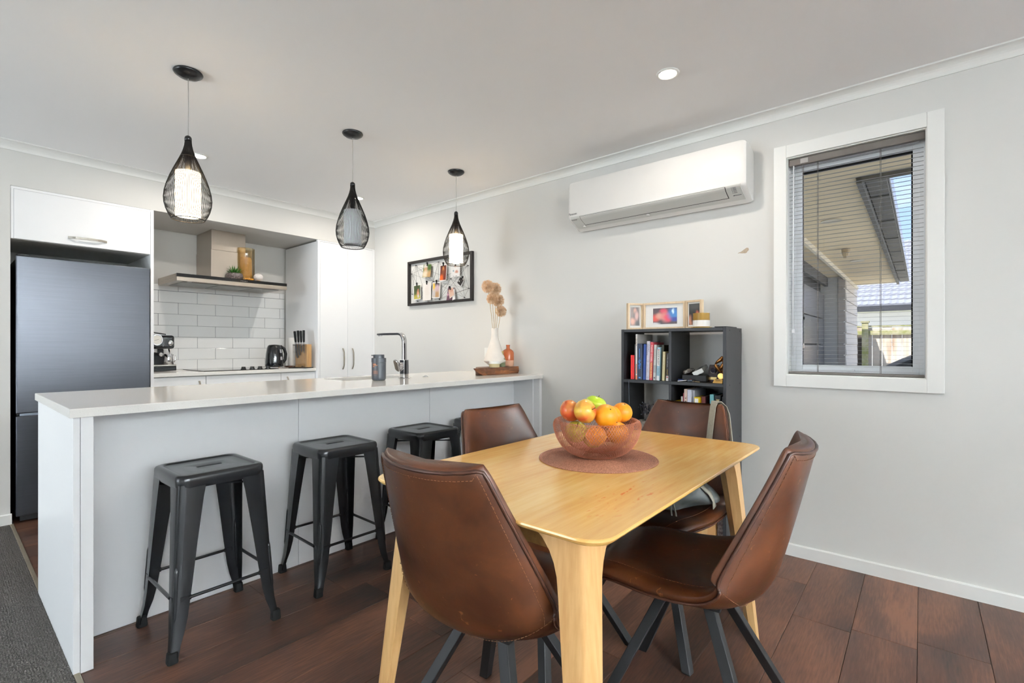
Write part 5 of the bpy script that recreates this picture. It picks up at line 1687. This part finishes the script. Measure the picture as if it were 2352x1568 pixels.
# top right cube: electronics, keys, plaque, trophy
bx = thing('black_case', 'flat black case lying in the top right cube', 'case', (2.75, .96, z0))
MB().box(2.70, 2.84, .895, 1.03, z0, z0 + .036).build('case_body', M_BLACKM, bx, bevel=.004)
ph = thing('white_device', 'white and grey handheld device propped on the black case', 'device', (2.76, .945, z0 + .05))
mtx = Matrix.Translation((2.755, .945, z0 + .062)) @ Matrix.Rotation(R(-26), 4, 'X') @ Matrix.Rotation(R(-12), 4, 'Y')
MB().box(-.05, .06, -.027, .030, -.011, .011, mtx=mtx).build('device_body', mat('grey_plastic', (150, 148, 142), .4, var=.05), ph, bevel=.003)
MB().box(-.053, -.050, -.028, .031, -.012, .012, mtx=mtx).build('white_end', M_TRIM, ph, bevel=.001)
mb = MB()
for i in range(4):
    mb.box(-.035 + i * .02, -.025 + i * .02, -.015, .012, .011, .0118, mtx=mtx)
mb.build('button', M_INK, ph)
cr2 = thing('clear_packet', 'crumpled clear packet with dark contents on the black case', 'packet', (2.75, 1.01, z0 + .045))
mtx = Matrix.Translation((2.75, 1.008, z0 + .053)) @ Matrix.Rotation(R(-22), 4, 'X')
MB().loft([[(u * a, v * b, z) for u, v in rrect(.04, .024, .008, 3)] for a, b, z in ((.8, .8, -.012), (1, 1, -.006), (1.05, .95, .004), (.85, .8, .012))], mtx=mtx).build('packet', mat('dark_clear_film', (70, 62, 56), .15, spec=.6, col2=(150, 146, 140), scale=60, lo=.5, hi=.7, bump=.6, bscale=50, bdist=.006), cr2, smooth=True)
ky_ = thing('car_keys', 'bunch of car keys with dark fob lying on the shelf edge', 'keys', (2.675, .975, z0))
MB().box(2.662, 2.692, .957, .985, z0 + .001, z0 + .012).build('fob', mat('dark_slate_plastic', (52, 60, 70), .4, var=.05), ky_, bevel=.003)
MB().ball((2.672, .971, z0 + .0125), .004, 10, 6, (1, 1, .4)).build('red_button', mat('red_plastic', (196, 52, 50), .4, var=.05), ky_)
MB().bar((2.660, .988, z0 + .008), (2.655, 1.035, z0 + .002), .008, .003).build('key', M_TRIM, ky_)
MB().bar((2.668, .956, z0 + .004), (2.672, .920, z0 + .002), .006, .0025).build('key', mat('brass_key', (150, 128, 96), .35, .9, var=.05), ky_)
MB().tube([(2.665 + .009 * math.cos(a * PI / 6), .953 + .009 * math.sin(a * PI / 6), z0 + .003) for a in range(12)], .001, 5, closed=True).build('ring', M_CHROME, ky_)
MB().bar((2.70, 1.02, z0 + .006), (2.70, 1.05, z0 + .006), .012, .010).build('blue_tag', mat('blue_fabric', (28, 42, 86), .8, var=.1), ky_)
wp = thing('award_plaque', 'dark wooden award plaque with gold plate and round crest', 'plaque', (2.74, .872, z0))
MB().loft([[(2.735, .9035, z0), (2.735, .846, z0), (2.775, .846, z0), (2.775, .9035, z0)], [(2.757, .897, z0 + .093), (2.757, .850, z0 + .093), (2.775, .850, z0 + .093), (2.775, .897, z0 + .093)]]).build('board', mat('dark_mahogany', (46, 22, 20), .25, coat=.3, var=.1), wp, bevel=.002)
MB().bar((2.7365, .901, z0 + .0195), (2.7365, .853, z0 + .0195), .014, .0012, up=(-1, 0, .2)).build('gold_plate', mat('brushed_gold', (196, 172, 116), .3, .7, var=.05), wp)
MB().cyl((2.7475, .874, z0 + .062), (2.744, .874, z0 + .0615), .0145, .0145, 20).build('crest', mat('dark_blue_enamel', (24, 26, 48), .2, var=.1), wp)
MB().tube([(2.745, .874 + .0145 * math.cos(a * PI / 10), z0 + .0615 + .0145 * math.sin(a * PI / 10)) for a in range(20)], .0015, 5, closed=True).build('crest_rim', M_CHROME, wp)
tp = thing('sport_trophy', 'small bronze figure trophy with medallion on an engraved gold base', 'trophy', (2.69, .826, z0))
M_BRZ = mat('bronze', (150, 104, 58), .3, .85, var=.12, scale=40)
M_GLD = mat('gold_metal', (206, 164, 92), .3, .7, var=.06)
MB().loft([[(2.672, .854, z0), (2.672, .803, z0), (2.715, .803, z0), (2.715, .854, z0)], [(2.680, .848, z0 + .019), (2.680, .804, z0 + .019), (2.712, .804, z0 + .019), (2.712, .848, z0 + .019)]]).build('base', M_GLD, tp, bevel=.001)
mb = MB()
for i, w in enumerate((.032, .036, .024)):
    mb.box(2.6735 + .0017 * (3 - i), 2.6745 + .0017 * (3 - i), .827 - w / 2, .827 + w / 2, z0 + .004 + i * .0048, z0 + .0062 + i * .0048)
mb.build('engraved_lines', M_INK, tp)
MB().cyl((2.684, .816, z0 + .036), (2.690, .816, z0 + .036), .0155, .0155, 22).tube([(2.683, .816 + .012 * math.cos(a * PI / 9), z0 + .036 + .012 * math.sin(a * PI / 9)) for a in range(18)], .0008, 4, closed=True).build('medallion', M_GLD, tp)
mb = MB()
mb.tube([(2.695, .814, z0 + .056), (2.692, .826, z0 + .066), (2.687, .838, z0 + .085), (2.684, .845, z0 + .098)], [.006, .009, .009, .006], 10)
mb.tube([(2.69, .845, z0 + .10), (2.692, .834, z0 + .112), (2.694, .820, z0 + .122), (2.696, .806, z0 + .135)], [.004, .008, .011, .012], 10)
mb.tube([(2.698, .806, z0 + .10), (2.695, .812, z0 + .085), (2.693, .826, z0 + .072)], [.010, .010, .007], 10)
mb.tube([(2.698, .803, z0 + .142), (2.698, .800, z0 + .10), (2.70, .806, z0 + .055), (2.70, .812, z0 + .019)], [.010, .012, .008, .006], 10)
mb.build('figure', M_BRZ, tp, smooth=True)

# middle left cube: dried berry sprig in a stone-look pot, small wire triangle
sv = thing('berry_sprig', 'dark dried berry sprig in a small mottled pot on the shelf', 'plant', (2.70, 1.235, z1))
MB().lathe([(.0005, 0), (.036, 0), (.044, .01), (.046, .04), (.040, .055), (.036, .055), (.0005, .04)], 24, c=(2.70, 1.245, z1), cap=False).build('pot', mat('mottled_stone', (128, 122, 112), .7, col2=(66, 62, 58), scale=70, bump=.4, bscale=60, bdist=.004), sv, smooth=True)
brd = random.Random(21)
M_BERRY = mat('dark_berry', (28, 30, 44), .6, var=.25)
stm, ber = MB(), MB()
for i in range(9):
    e = Vector((2.70 + brd.uniform(-.03, .03), 1.235 + brd.uniform(-.055, .045), z1 + brd.uniform(.10, .185)))
    b0 = Vector((2.70, 1.243, z1 + .03))
    md = b0.lerp(e, .55) + Vector((0, .006, .01))
    stm.tube([b0, md, e], .0009, 5)
    for k in range(7):
        q = md.lerp(e, brd.uniform(.1, 1.05)) + Vector((brd.uniform(-.01, .01), brd.uniform(-.012, .012), brd.uniform(-.01, .012)))
        stm.tube([md.lerp(e, .6), q], .0006, 4)
        ber.ball(q, brd.uniform(.0028, .0042), 8, 6)
stm.build('stems', mat('dark_twig', (52, 48, 44), .8, var=.2), sv)
o = ber.build('berries', M_BERRY, sv)
o['kind'] = 'stuff'
tri = thing('wire_ornament', 'small black wire pyramid ornament beside the divider', 'ornament', (2.69, 1.105, z1))
mb = MB()
ap_ = Vector((2.69, 1.107, z1 + .187))
for p in ((2.665, 1.13, z1), (2.715, 1.13, z1), (2.69, 1.088, z1)):
    mb.tube([Vector(p), ap_], .0022, 6)
mb.tube([(2.665, 1.13, z1 + .002), (2.715, 1.13, z1 + .002), (2.69, 1.088, z1 + .002)], .002, 6, closed=True)
mb.build('wire_frame', M_BLACKM, tri)
cdm = thing('hanging_cord', 'thin dark cord hanging down inside the left panel of the bookshelf', 'cord', (2.66, 1.33, .91))
MB().tube([(2.648, 1.322, .914), (2.635, 1.321, .908), (2.634, 1.320, .86), (2.637, 1.318, .78), (2.640, 1.318, .66)], .0016, 6).build('cord', mat('dark_blue_cord', (46, 52, 64), .5, var=.1), cdm, smooth=True)
# cartons in the lowest cube
bxk = thing('cardboard_box', 'tan cardboard box in the bottom right cube of the bookshelf', 'box', (2.74, .92, .02))
MB().box(2.655, 2.90, .835, 1.05, .0205, .235).build('carton', mat('tan_card', (196, 150, 96), .7, var=.08, scale=14), bxk, bevel=.002)
MB().box(2.6545, 2.656, .875, .905, .021, .234).build('tape', mat('pale_tape', (206, 166, 116), .35, var=.04), bxk)
fbk = thing('fabric_bag', 'folded patterned fabric bundle beside the cardboard box', 'bundle', (2.74, .81, .02))
MB().loft([[(2.76 + u, .813 + v, z) for u, v in rrect(.09, .0195, .012, 4)] for z in (.0205, .10, .18, .215)]).build('bundle', mat('patterned_fabric', (150, 140, 138), .9, col2=(84, 70, 72), scale=70, bump=.4), fbk, smooth=True)

# on top: triple frame, candle, papers
wood('pale_oak_frame', (206, 180, 146), (226, 204, 172), axis=2, scale=10, ring=14, rough=.5)
M_OAKF = MATS['pale_oak_frame']
tf = thing('triple_photo_frame', 'pale oak folding triple photo frame standing on the bookshelf', 'photo frame', (2.75, 1.15, SZ))
ZF0, ZF1 = SZ + .0005, SZ + .158
def wing(hinge, ang, w, sgn, ph_mat, mw, mh, photo_w, photo_h):
    """one leaf: local u runs from the hinge outwards, v up, n towards the room"""
    ca, sa = math.cos(R(ang)), math.sin(R(ang))
    ud = Vector((-sa, sgn * ca, 0))
    nd = Vector((-ca, -sgn * sa, 0))
    m = Matrix(((ud.x, 0, nd.x, hinge[0]), (ud.y, 0, nd.y, hinge[1]), (0, 1, 0, ZF0), (0, 0, 0, 1)))
    h = ZF1 - ZF0
    b = .011
    fr_ = MB()
    fr_.box(0, w, 0, b, -.022, 0, mtx=m).box(0, w, h - b, h, -.022, 0, mtx=m).box(0, b, b, h - b, -.022, 0, mtx=m).box(w - b, w, b, h - b, -.022, 0, mtx=m)
    fr_.build('frame', M_OAKF, tf, bevel=.0008, seg=1)
    MB().box(b, w - b, b, h - b, -.018, -.010, mtx=m).build('mount', M_PAPER, tf)
    uc, vc = w / 2, h / 2
    MB().box(uc - photo_w / 2, uc + photo_w / 2, vc - photo_h / 2, vc + photo_h / 2, -.0105, -.0094, mtx=m).build('photo', ph_mat, tf)
skin = (206, 160, 140)
pA = print_mat('photo_couple', (128, 112, 106), [(.55, .80, .30, .9, (52, 42, 40)), (.5, .76, .16, 1, skin), (.62, .42, .34, 1.0, (60, 54, 54)), (.66, .52, .18, 1.3, (206, 168, 160)), (.3, .25, .26, .7, (216, 168, 150)), (.75, .15, .2, .8, (50, 44, 46))])
pB = print_mat('photo_neon', (66, 40, 46), [(.15, .4, .16, 1.3, (206, 66, 50)), (.32, .5, .16, 1.2, (214, 150, 130)), (.45, .75, .14, 1.1, (206, 60, 84)), (.5, .45, .18, 1.5, (214, 120, 116)), (.62, .4, .15, 1.6, (216, 52, 82)), (.82, .62, .22, 1.6, (46, 120, 190)), (.86, .3, .16, .8, (36, 44, 140)), (.8, .75, .05, 3, (206, 230, 244)), (.12, .06, .2, .5, (226, 220, 220))])
pC = print_mat('photo_dark', (48, 48, 48), [(.5, .9, .6, .4, (88, 88, 86)), (.75, .50, .16, 1.0, (206, 116, 92)), (.2, .25, .2, 1.1, (214, 150, 120)), (.5, .3, .3, .8, (34, 32, 34))])
wing((2.751, 1.283), 56, .102, 1, pA, 0, 0, .062, .110)
wing((2.738, 1.025), 14, .102, -1, pC, 0, 0, .066, .118)
m_ = MB()
# the middle leaf faces the room square on
h = ZF1 - ZF0
Y_, X_ = 1.0275, 2.742
b = .012
fr2 = MB()
fr2.box(X_, X_ + .022, Y_, Y_ + .253, ZF0, ZF0 + b).box(X_, X_ + .022, Y_, Y_ + .253, ZF1 - b, ZF1).box(X_, X_ + .022, Y_, Y_ + b, ZF0 + b, ZF1 - b).box(X_, X_ + .022, Y_ + .253 - b, Y_ + .253, ZF0 + b, ZF1 - b)
fr2.build('frame', M_OAKF, tf, bevel=.0008, seg=1)
MB().box(X_ + .008, X_ + .018, Y_ + b, Y_ + .253 - b, ZF0 + b, ZF1 - b).build('mount', M_PAPER, tf)
MB().box(X_ + .0072, X_ + .0084, 1.077, 1.221, ZF0 + .030, ZF0 + .123).build('photo', pB, tf)
cc = (2.700, .922, SZ + .0005)
cd = thing('jar_candle', 'amber glass jar candle with white label on the bookshelf', 'candle', cc)
MB().lathe([(.0005, 0), (.054, 0), (.055, .003), (.0005, .004)], 32, c=cc).build('coaster', mat('amber_coaster', (196, 158, 90), .3, var=.1), cd, smooth=True)
MB().lathe([(.0005, .0045), (.042, .0045), (.0435, .008), (.0435, .080), (.041, .080), (.0405, .012), (.0005, .010)], 36, c=cc, cap=False).build('jar', mat('honey_glass', (214, 180, 104), .08, spec=.5, trans=.6, ior=1.2, var=.05), cd, smooth=True, auto=50)
MB().lathe([(.0005, .0125), (.039, .0125), (.039, .058), (.0005, .058)], 28, c=cc, cap=False).build('wax', mat('honey_wax', (216, 186, 116), .5, var=.05), cd, smooth=True, auto=50)
MB().lathe([(.0440, .007), (.0440, .041)], 36, c=cc, cap=False).build('label_band', M_PAPER, cd, smooth=True)
pp = thing('paper_pile', 'black folder and loose papers on the right end of the bookshelf', 'papers', (2.78, .80, SZ))
MB().box(2.645, 2.84, .778, .835, SZ + .0005, SZ + .0045).build('folder', M_BLACKM, pp)
MB().loft([[(x, .780, z), (x, .83, z + .001), (x, .83, z + .0016), (x, .780, z + .0006)] for x, z in ((2.66, SZ + .0048), (2.72, SZ + .0075), (2.78, SZ + .0055), (2.85, SZ + .008))]).build('paper', M_PAPER, pp)

# ------------------------------------------------------------------ string photo board on the right wall
fb = thing('photo_board', 'black framed string photo board hung on the wall behind the far pendant', 'photo board', (XW, 3.31, 1.70))
PX0 = XW - .026
FYA, FYB, FZA, FZB = 2.895, 3.760, 1.494, 1.914
for y0, y1, z0_, z1_ in ((FYA, FYB, FZB - .022, FZB), (FYA, FYB, FZA, FZA + .022), (FYA, FYA + .024, FZA + .022, FZB - .022), (FYB - .024, FYB, FZA + .022, FZB - .022)):
    MB().box(PX0, XW - .0005, y0, y1, z0_, z1_).build('frame_side', mat('black_brown_wood', (34, 29, 26), .5, var=.12, scale=30), fb, bevel=.001)
PZ = XW - .014     # string plane
pins = [(3.650, 1.873), (3.715, 1.798), (3.705, 1.604), (3.33, 1.869), (2.955, 1.797), (2.945, 1.602), (2.998, 1.527), (3.47, 1.516), (3.32, 1.530), (3.40, 1.699), (3.625, 1.531), (3.17, 1.703), (3.05, 1.87)]
sg = MB()
for a, b in [(0, 1), (0, 2), (0, 9), (0, 10), (0, 7), (1, 9), (1, 2), (1, 7), (1, 10), (1, 3), (2, 9), (3, 9), (3, 11), (3, 7), (3, 4), (3, 8), (9, 4), (9, 11), (9, 5), (9, 8), (11, 4), (11, 5), (11, 6), (11, 12), (4, 5), (4, 8), (5, 6), (5, 8), (5, 7), (12, 5), (12, 6), (12, 4), (6, 9), (8, 11), (10, 9), (7, 11), (0, 11), (2, 7)]:
    sg.tube([(PZ, *pins[a]), (PZ, *pins[b])], .0009, 4)
sg.build('string', mat('dark_string', (58, 50, 46), .9, var=.1), fb)
for y, z in pins:
    MB().cyl((PZ + .012, y, z), (PZ - .004, y, z), .0025, .0035, 8).build('pin', M_BLACKM, fb)
PH = PZ - .005
def bphoto(m, y, z, w, hgt, rot, bend, lab, border=True, clip=True, hang=0):
    t = thing('photo_print', lab, 'photo', (PH, y, z), group='prints clipped to the string board')
    mt = Matrix.Translation((PH, y, z)) @ Matrix.Rotation(R(rot), 4, 'X')
    def sheet(w, hgt, off):
        rr = []
        n = 6
        for i in range(n + 1):
            f = i / n
            bx_ = -bend * f * f - off
            rr.append([(bx_, -w / 2, hgt / 2 - f * hgt), (bx_, w / 2, hgt / 2 - f * hgt), (bx_ + .0006, w / 2, hgt / 2 - f * hgt), (bx_ + .0006, -w / 2, hgt / 2 - f * hgt)])
        return MB().loft(rr, mtx=mt)
    if border:
        sheet(w, hgt, 0).build('paper_border', M_PAPER, t)
        sheet(w * .88, hgt * .90, .0008).build('picture', m, t)
    else:
        sheet(w, hgt, 0).build('picture', m, t)
    if clip:
        MB().box(-.006, .003, -.005, .005, hgt / 2 - .014, hgt / 2 + .020, mtx=mt).box(-.010, -.006, -.004, .004, hgt / 2 + .004, hgt / 2 + .020, mtx=mt).build('clip', M_BLACKM, t)
    return t
bphoto(print_mat('photo_hat', (110, 124, 62), [(.7, .75, .3, 1, (66, 96, 40)), (.35, .8, .22, .7, (206, 200, 192)), (.36, .62, .2, .8, (196, 150, 116)), (.35, .3, .36, .7, (226, 204, 176)), (.8, .25, .3, .9, (186, 146, 96))]), 3.478, 1.803, .112, .118, 2, .012, 'curled photo of a person in a pale hat, upper left of the board', False)
bphoto(print_mat('photo_red', (110, 46, 28), [(.5, .88, .3, .7, (70, 34, 24)), (.5, .72, .16, 1.2, (206, 130, 76)), (.5, .5, .2, 1, (130, 70, 40)), (.3, .18, .3, .8, (232, 100, 26)), (.85, .2, .3, 1, (110, 40, 28))]), 3.258, 1.764, .088, .145, 1, .008, 'dark red and orange photo clipped at the top middle of the board')
bphoto(print_mat('photo_white', (224, 222, 220), [(.45, .85, .12, 1, (196, 130, 104)), (.5, .5, .35, 1, (232, 228, 224)), (.62, .4, .2, .6, (206, 150, 128)), (.25, .5, .1, .8, (130, 160, 170)), (.3, .04, .1, .5, (44, 44, 46)), (.6, .08, .08, .5, (44, 44, 46))]), 3.098, 1.768, .108, .112, 0, .006, 'pale photo behind the far pendant shade on the board')
bphoto(print_mat('photo_garden', (76, 92, 44), [(.5, .75, .5, .5, (58, 72, 36)), (.5, .12, .8, .3, (176, 164, 62)), (.62, .42, .16, 1.2, (214, 150, 120)), (.62, .62, .09, 1, (190, 120, 90)), (.66, .24, .12, .9, (206, 196, 196))]), 3.622, 1.617, .104, .140, -2, .002, 'photo of a figure on a green lawn, lower left of the board')
bphoto(print_mat('note_paper', (228, 222, 216), [(.5, .5, .3, 1.2, (222, 214, 206))]), 3.482, 1.612, .114, .160, 0, .002, 'blank white note clipped right of the garden photo', False)
bphoto(print_mat('photo_yellow', (206, 190, 176), [(.15, .75, .22, 1, (232, 180, 30)), (.62, .85, .3, .6, (52, 44, 56)), (.62, .62, .22, 1, (206, 176, 186)), (.6, .2, .28, 1, (186, 146, 104)), (.25, .3, .16, 1.4, (196, 190, 188))]), 3.352, 1.617, .104, .142, 4, .003, 'photo with yellow corner in the lower middle of the board')
bphoto(print_mat('scan_black', (40, 36, 34), [(.35, .55, .08, 1, (216, 216, 212)), (.75, .6, .2, .5, (70, 64, 60))]), 3.040, 1.668, .060, .066, 38, .001, 'small black scan print tilted on the right of the board')
bphoto(print_mat('card_purple', (116, 78, 92), [(.2, .5, .12, .6, (206, 150, 170)), (.5, .2, .4, .5, (106, 70, 86))]), 3.165, 1.566, .082, .118, 10, .004, 'dull purple card at the lower right of the board', False, False)
bphoto(print_mat('photo_pinkish', (206, 170, 150), [(.5, .7, .3, .6, (196, 150, 130))]), 3.150, 1.580, .066, .085, -24, .012, 'pinkish photo overlapping the purple card', True)
bphoto(print_mat('strip_white', (232, 230, 228), [(.5, .5, .3, 1, (226, 224, 222))]), 3.120, 1.560, .036, .095, -16, .016, 'narrow white strip in front of the purple card', False, False)
# ------------------------------------------------------------------ outside the window
M_SOFFIT = mat('beige_soffit', (238, 220, 180), .7, var=.02, scale=4)
M_GUTTER = mat('weathered_grey_gutter', (112, 110, 100), .55, var=.12, scale=5)
M_GUTL = mat('pale_gutter_metal', (206, 208, 212), .4, .3, var=.04)
gd = struct('ground', MB().box(XW + .14, 40, -25, 25, -.5, -.18), mat('concrete_drive', (222, 216, 206), .9, var=.06, scale=2, bump=.2))
gw = thing('garage_wing', 'beige soffited garage wing running out beyond the window', 'building', (7, 1.5, 0))
ZSF = 2.30
# walls of the wing: facade along x at y = 1.29, pier beyond
MB().box(XW + .145, 7.0, 1.29, 1.45, -.18, ZSF).box(10.0, 12.2, 1.02, 1.45, -.18, ZSF).build('wall', mat('pale_grey_cladding', (216, 214, 206), .7, var=.03, scale=6), gw)
M_BOARD = mat('cream_weatherboard', (222, 214, 202), .7, var=.03)
for i in range(13):
    z = -.18 + i * .19
    MB().loft([[(x, 1.019, z), (x, .992, z), (x, 1.006, z + .186), (x, 1.019, z + .186)] for x in (10.12, 12.0)]).build('weatherboard', M_BOARD, gw)
    MB().box(9.985, 10.0, 1.0, 1.10, z + .004, z + .182).build('corner_board', mat('corner_brick', (206, 196, 184), .8, obj_var=.06), gw)
# panelled garage door
gdr = MB().box(7.0, 10.0, 1.36, 1.40, -.18, 2.2).build('garage_door', mat('dark_door_frame', (66, 64, 62), .5, var=.06), gw)
for i in range(5):
    z = -.17 + i * .44
    MB().box(7.04, 9.96, 1.30, 1.36, z, z + .425).build('door_panel', mat('grey_door_panel', (120, 118, 116), .3, spec=.5, var=.08, scale=1.2), gdr, bevel=.006)
MB().box(6.9, 10.0, 1.25, 1.30, 2.15, ZSF).build('door_head', mat('grey_lintel', (96, 92, 86), .7, var=.06), gw)
# eaves: soffit of our own wall and of the wing, fascia and gutter along the wing
ev = thing('eaves', 'beige eave soffit with grey fascia and gutter above the window view', 'eaves', (6, .6, ZSF))
MB().box(XW + .145, 4.19, -6, .36, ZSF, ZSF + .03).box(XW + .14, 11.6, .36, 1.45, ZSF, ZSF + .03).build('soffit', M_SOFFIT, ev)
MB().box(XW + .145, 4.22, -6, .36, ZSF + .031, ZSF + .25).box(XW + .145, 11.6, .36, 3.0, ZSF + .031, ZSF + .25).build('roof_edge', mat('roof_underlay', (70, 68, 66), .8, var=.1), ev)
MB().box(4.22, 11.62, .325, .358, ZSF - .035, ZSF + .19).build('fascia', M_GUTTER, ev)
gm = MB().prism([(.318, ZSF + .02), (.318, ZSF + .135), (.312, ZSF + .135), (.312, ZSF + .026), (.20, ZSF + .026), (.192, ZSF + .034), (.192, ZSF + .12), (.186, ZSF + .12), (.186, ZSF + .03), (.198, ZSF + .02)], 4.30, 11.66, 'yz')
gt = gm.build('gutter', M_GUTTER, ev)
MB().box(4.30, 11.66, .176, .1855, ZSF + .022, ZSF + .15).build('gutter_lip', M_GUTL, ev, bevel=.003)
mb = MB()
for i in range(7):
    mb.box(4.9 + i * 1.0, 4.95 + i * 1.0, .20, .325, ZSF + .012, ZSF + .019)
mb.build('gutter_bracket', M_GUTTER, ev)
MB().box(4.195, 4.23, -6, .325, ZSF - .035, ZSF + .19).build('fascia', M_GUTTER, ev)
MB().prism([(4.232, ZSF + .02), (4.34, ZSF + .02), (4.355, ZSF + .036), (4.355, ZSF + .14), (4.347, ZSF + .14), (4.347, ZSF + .03), (4.232, ZSF + .028)], -6, .17, 'xz').build('gutter', M_GUTTER, ev)
for x, y in ((5.47, .655), (8.25, .685)):
    MB().lathe([(.0005, -.004), (.07, -.004), (.085, -.008), (.085, 0), (.0005, 0)], 24, c=(x, y, ZSF - .0005)).build('soffit_light', mat('pale_fitting', (226, 216, 190), .4, var=.04), ev, smooth=True, auto=40)
sl = MB().lathe([(.0005, -.10), (.03, -.09), (.042, -.05), (.045, -.01), (.045, 0), (.0005, 0)], 20, c=(7.15, .71, ZSF - .0005)).box(7.09, 7.13, .70, .73, ZSF - .12, ZSF - .05).build('sensor_light', mat('beige_fitting', (196, 176, 140), .5, var=.05), ev, smooth=True, auto=40)
MB().prism([(1.02, ZSF - .05), (.985, ZSF - .05), (.975, ZSF), (1.02, ZSF)], 4.6, 12.0, 'yz').build('soffit_bead', mat('cream_bead', (232, 222, 196), .6, var=.03), ev)

# fence, palings one by one
FX_ = 13.0
fe = thing('paling_fence', 'weathered timber paling fence with mossy post across the drive', 'fence', (FX_, 0, -.18))
M_PAL = mat('weathered_paling', (206, 194, 178), .9, col2=(162, 136, 112), scale=7, stretch=(1, 1, .15), obj_var=.12, lo=.5, hi=.75)
M_MOSS = mat('mossy_timber', (176, 170, 140), .9, col2=(136, 140, 84), scale=9, obj_var=.05)
for i in range(25):
    y = -2.35 + i * .167
    MB().box(FX_, FX_ + .02, y, y + .158, -.10, 1.515 + .01 * math.sin(i * 2.3)).build('paling', M_PAL, fe)
for z in (1.355, .6, .05):
    MB().box(FX_ - .06, FX_ - .002, -2.35, 1.82, z, z + .09).build('rail', M_MOSS, fe)
MB().box(FX_ - .015, FX_ + .04, -2.35, 1.82, 1.528, 1.552).build('capping', M_MOSS, fe)
MB().box(FX_ - .16, FX_ - .065, .88, .99, -.18, 1.615).build('post', M_MOSS, fe)
MB().box(FX_ - .18, FX_ - .03, .86, 1.01, 1.616, 1.65).build('post_cap', M_MOSS, fe)
MB().box(FX_ - .12, FX_ - .065, .995, 1.065, -.18, 1.3).build('dark_post', mat('dark_timber', (58, 50, 42), .9, var=.1), fe)

# neighbouring house
nh = thing('neighbour_house', 'pale house with grey tiled roof behind the paling fence', 'house', (17, 0, -.18))
MB().box(16.4, 21, -8, 6, -.18, 2.12).build('wall', mat('white_render', (226, 228, 226), .8, var=.02, scale=2), nh)
MB().box(15.8, 16.4, -8.3, 6.3, 2.02, 2.10).build('soffit', mat('grey_green_soffit', (180, 184, 168), .8, var=.03), nh)
MB().box(15.70, 15.84, -8.3, 6.3, 2.02, 2.16).build('gutter', mat('dark_gutter', (58, 60, 64), .5, var=.06), nh)
M_RT = mat('grey_roof_tile', (150, 152, 160), .7, var=.08, scale=12, obj_var=.02)
rf = MB()
rx, rz, slope = 15.8, 2.14, math.tan(R(25))
NR, cw = 16, .30
for i in range(NR):
    xa, xb_ = rx + i * .34, rx + (i + 1) * .34 + .04
    ys = []
    n = int(9 / (cw / 6))
    va, vb = [], []
    for j in range(n + 1):
        y = -4.5 + j * cw / 6
        w = .032 * (math.sin(2 * PI * y / cw) ** 2) + .012 * math.sin(2 * PI * y / cw * 2 + .5)
        za = rz + (xa - rx) * slope + .05
        zb_ = rz + (xb_ - rx) * slope + .01
        va.append((xa, y, za + w)); vb.append((xb_, y, zb_ + w))
    lo = [(p[0] + .01, p[1], p[2] - .055) for p in va]
    rf.loft([lo, va, vb], False)
o = rf.build('roof_tiles', M_RT, nh)
o['kind'] = 'stuff'
MB().loft([[(15.78, -8.3, 2.10), (21.3, -8.3, 2.10 + 5.5 * slope), (21.3, -8.3, 2.04), (15.78, -8.3, 2.04)], [(15.78, 6.3, 2.10), (21.3, 6.3, 2.10 + 5.5 * slope), (21.3, 6.3, 2.04), (15.78, 6.3, 2.04)]]).build('roof', M_RT, nh)

# parked car, nose towards the garage
ca = thing('car', 'silver hatchback parked on the drive, only its windscreen corner showing', 'car', (9.4, -1.2, -.18))
M_PAINT = mat('silver_paint', (196, 198, 202), .25, .5, coat=.5, var=.03)
M_CARG = mat('dark_car_glass', (30, 34, 38), .08, spec=.6, var=.05)
# side profile (y along the car, z up) lofted over its width
def car_ring(prof, x, inset, drop):
    return [(x, y, z - drop * (1 if z > .5 else 0)) for y, z in prof]
low_p = [(.98, .12), (1.02, .35), (.98, .52), (.80, .66), (.42, .74), (-2.6, .82), (-2.95, .74), (-3.0, .40), (-2.95, .12)]
rr = []
for x, s in ((8.55, .93), (8.62, .985), (8.8, 1), (9.4, 1.01), (10.0, 1), (10.18, .985), (10.25, .93)):
    rr.append([(x, -1 + (y + 1) * s, -.18 + .15 + (z) * (s if z > .5 else 1) + .05) for y, z in low_p])
MB().loft(rr).build('body', M_PAINT, ca, smooth=True, auto=40)
cab_p = [(.40, .76), (-.30, 1.15), (-.62, 1.27), (-1.5, 1.32), (-2.3, 1.22), (-2.75, .84)]
rr = []
for x, s in ((8.72, .80), (8.82, .95), (9.0, 1), (9.4, 1.01), (9.8, 1), (9.98, .95), (10.08, .80)):
    rr.append([(x, -1 + (y + 1) * (.92 + .08 * s), .02 + .76 + (z - .76) * s) for y, z in cab_p])
MB().loft(rr).build('cabin_glass', M_CARG, ca, smooth=True, auto=40)
for sx in (8.80, 10.0):
    MB().tube([(sx, -1 + (y + 1), .03 + .76 + (z - .76) * .97) for y, z in cab_p], .035, 8).build('roof_pillar', M_PAINT, ca, smooth=True)
MB().loft([[(x, -1 + (y + 1), .035 + z) for y, z in ((-.55, 1.25), (-1.5, 1.32), (-2.3, 1.22), (-2.3, 1.19), (-1.5, 1.29), (-.55, 1.22))] for x in (8.85, 9.4, 9.95)]).build('roof', M_PAINT, ca, smooth=True)
MB().tube([(8.95, .40, .80), (9.5, .22, .92)], .012, 6).build('wiper', M_BLACKM, ca)
for y in (.25, -2.2):
    for x in (8.60, 10.2):
        MB().cyl((x - .10, y, .135), (x + .10, y, .135), .31, .31, 24).build('wheel', M_RUBBER, ca, smooth=True, auto=40)
